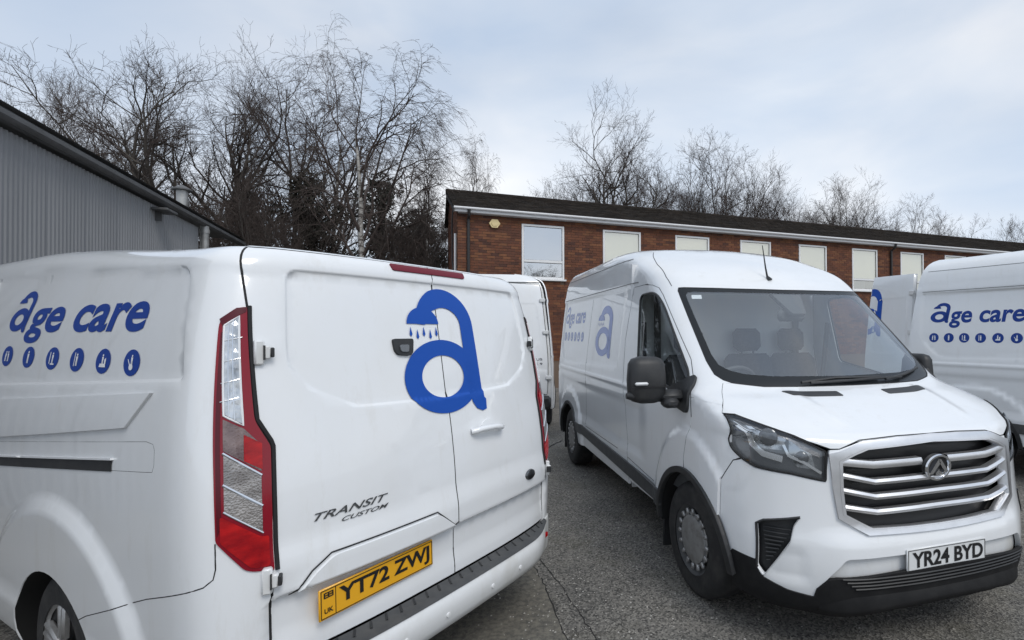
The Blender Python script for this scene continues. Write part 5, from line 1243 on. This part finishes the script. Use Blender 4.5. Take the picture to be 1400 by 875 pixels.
def ht(py, D): return 1.615 + 1.07 * (455 - py) / 704 * D
tree('bare_tree', 'upright bare tree at the far left edge above the shed gutter', 45, 25, 'brush', ht(62, 25), 11, .3)
tree('bare_tree', 'pale thin bare tree right of the leftmost tree above the shed', 105, 27, 'brush', ht(100, 27), 12, 1.2)
tree('bare_tree', 'bare tree leaning left over the flue with one long outstretched limb', 262, 19, 'oak', ht(105, 19), 13, 2.2, 1.0, lean=(0, -.16))
tree('bare_tree', 'tallest dark bare tree left of the birches behind the shed', 330, 21, 'oak', ht(78, 21), 14, .4, .9)
tree('bare_tree', 'dense dark bare tree directly left of the large birch', 400, 24, 'oak', ht(88, 23), 15, 1.9, .9)
tree('birch_tree', 'large silver birch with drooping twigs and a pale trunk', 497, 17.5, 'birch', ht(82, 17.5), 21, .9, 1.0, BIRCH)
tree('birch_tree', 'slender second birch stem standing behind the large birch', 452, 24, 'birch', ht(90, 24), 22, 2.0, .8, BIRCH, scale=(.75, .75, 1))
tree('birch_tree', 'smaller weeping birch between the large birch and the brick building', 575, 21, 'birch', ht(198, 21), 23, .2, .8, BIRCH, scale=(.72, .72, 1))
tree('birch_tree', 'small faint birch top rising behind the roof corner of the brick building', 637, 32, 'birch', ht(188, 32), 24, 1.2, .5, BIRCH, scale=(.42, .42, 1))
for k, (px, D, py, lab) in enumerate(((285, 17, 250, 'low bare thicket tree just right of the shed flue'), (352, 18, 240, 'low bare sapling under the tallest dark tree'), (594, 24, 285, 'low bare tree close to the left gable of the brick building'), (545, 18, 265, 'low bare sapling at the foot of the large birch'))):
    tree('bare_tree', lab, px, D, 'brush', ht(py, D), 31 + k % 3, k * 1.3, 1.2, BARKG)
evergreen('evergreen_tree', 'dark evergreen mass left of the birch trunk above the white van', 425, 22, ht(252, 22), 4.6, 1, LEAFB, 12000)
evergreen('evergreen_tree', 'dark conifer right of the birch trunk above the white van roof', 520, 23, ht(250, 23), 3.6, 2, LEAFD, 9000)
evergreen('evergreen_tree', 'lower dark evergreen bush between the birch and the brick building', 575, 22, ht(300, 22), 3.4, 3, LEAFD, 8000)
evergreen('evergreen_tree', 'dark brown ivy-covered bush right of the shed downpipe', 345, 24, ht(268, 24), 4.0, 4, LEAFB, 9000)
tree('bare_tree', 'large rounded bare tree rising alone above the brick building roof', 832, 25, 'oak', ht(130, 25), 47, .5 + math.pi, .95)
row = [(795, 28, 242, 'brush', 'short bare tree at the left foot of the lone large tree'), (888, 29, 205, 'brush', 'bare tree just right of the lone large tree behind the roof'), (935, 29, 196, 'brush', 'tall upright bare tree left in the row above the roof'), (972, 30, 203, 'oak', 'dense dark bare tree in the row above the third window'), (1008, 31, 208, 'brush', 'upright bare tree in the row above the fourth window'), (1048, 33, 250, 'brush', 'shorter bare tree where the row above the roof drops'),
       (1088, 34, 252, 'oak', 'rounded bare tree above the fifth window'), (1125, 35, 248, 'brush', 'upright bare tree between the fifth and sixth windows behind the roof'), (1160, 36, 258, 'brush', 'bare tree above the sixth window behind the roof'), (1192, 37, 268, 'oak', 'bare tree above the open van door behind the roof'), (1238, 40, 281, 'brush', 'small bare tree above the right van behind the roof'), (1305, 44, 288, 'brush', 'isolated pale bare tree near the right end of the roof'), (1385, 46, 302, 'brush', 'lowest bare tree at the far right edge above the roof'), (860, 34, 235, 'oak', 'bare tree filling the gap behind the lone large tree')]
for k, (px, D, py, kind, lab) in enumerate(row):
    base = 14.0
    tree('bare_tree', lab, px, D, kind, base, (51, 52, 53)[k % 3] if kind == 'brush' else (61, 62)[k % 2], k * 1.7, 1.0, BARKG if k > 10 else BARK, scale=(ht(py, D) / base * 1.05,) * 2 + (ht(py, D) / base,), group='bare trees behind the brick building')

# two trees behind the camera, mirrored in the first upstairs window
for k, (x, y, h_, lab) in enumerate(((20.5, -17.5, 9.6, 'bare tree mirrored in the pane of the leftmost upstairs window'), (27.0, -19.0, 8.6, 'lower bare tree mirrored at the foot of the leftmost upstairs window'))):
    t_ = tree('bare_tree', lab, 836, 10, 'oak', 14.0, 61 + k, k, 1.0, BARK, scale=(h_ / 14 * 1.2, h_ / 14 * 1.2, h_ / 14), group='bare trees across the yard'); t_.location = (x, y, 0)
# loose pale grit on the tarmac
GRIT = mat('pale_grit', (.42, .40, .37), .9, noise=(40, (.22, .21, .19), .4, .7))
rg_ = np.random.default_rng(8); m = MB()
for i in range(420):
    px, py = (rg_.normal(790, 60), rg_.uniform(700, 880)) if i < 300 else (rg_.uniform(640, 1000), rg_.uniform(620, 880)); x, y = gp(px, py); r = rg_.uniform(.0025, .008)
    a = rg_.uniform(0, 6.28); q = [(x + r * math.cos(a + t), y + r * math.sin(a + t) * .8, .0045) for t in (0, 1.6, 3.1, 4.6)]
    m.add(q + [(x + r * .2, y, .0045 + r * .9)], [(0, 1, 4), (1, 2, 4), (2, 3, 4), (3, 0, 4)])
tag(m.build('grit', GRIT, None, smooth=0), 'loose pale grit scattered on the tarmac between the vans', 'grit', kind='stuff')
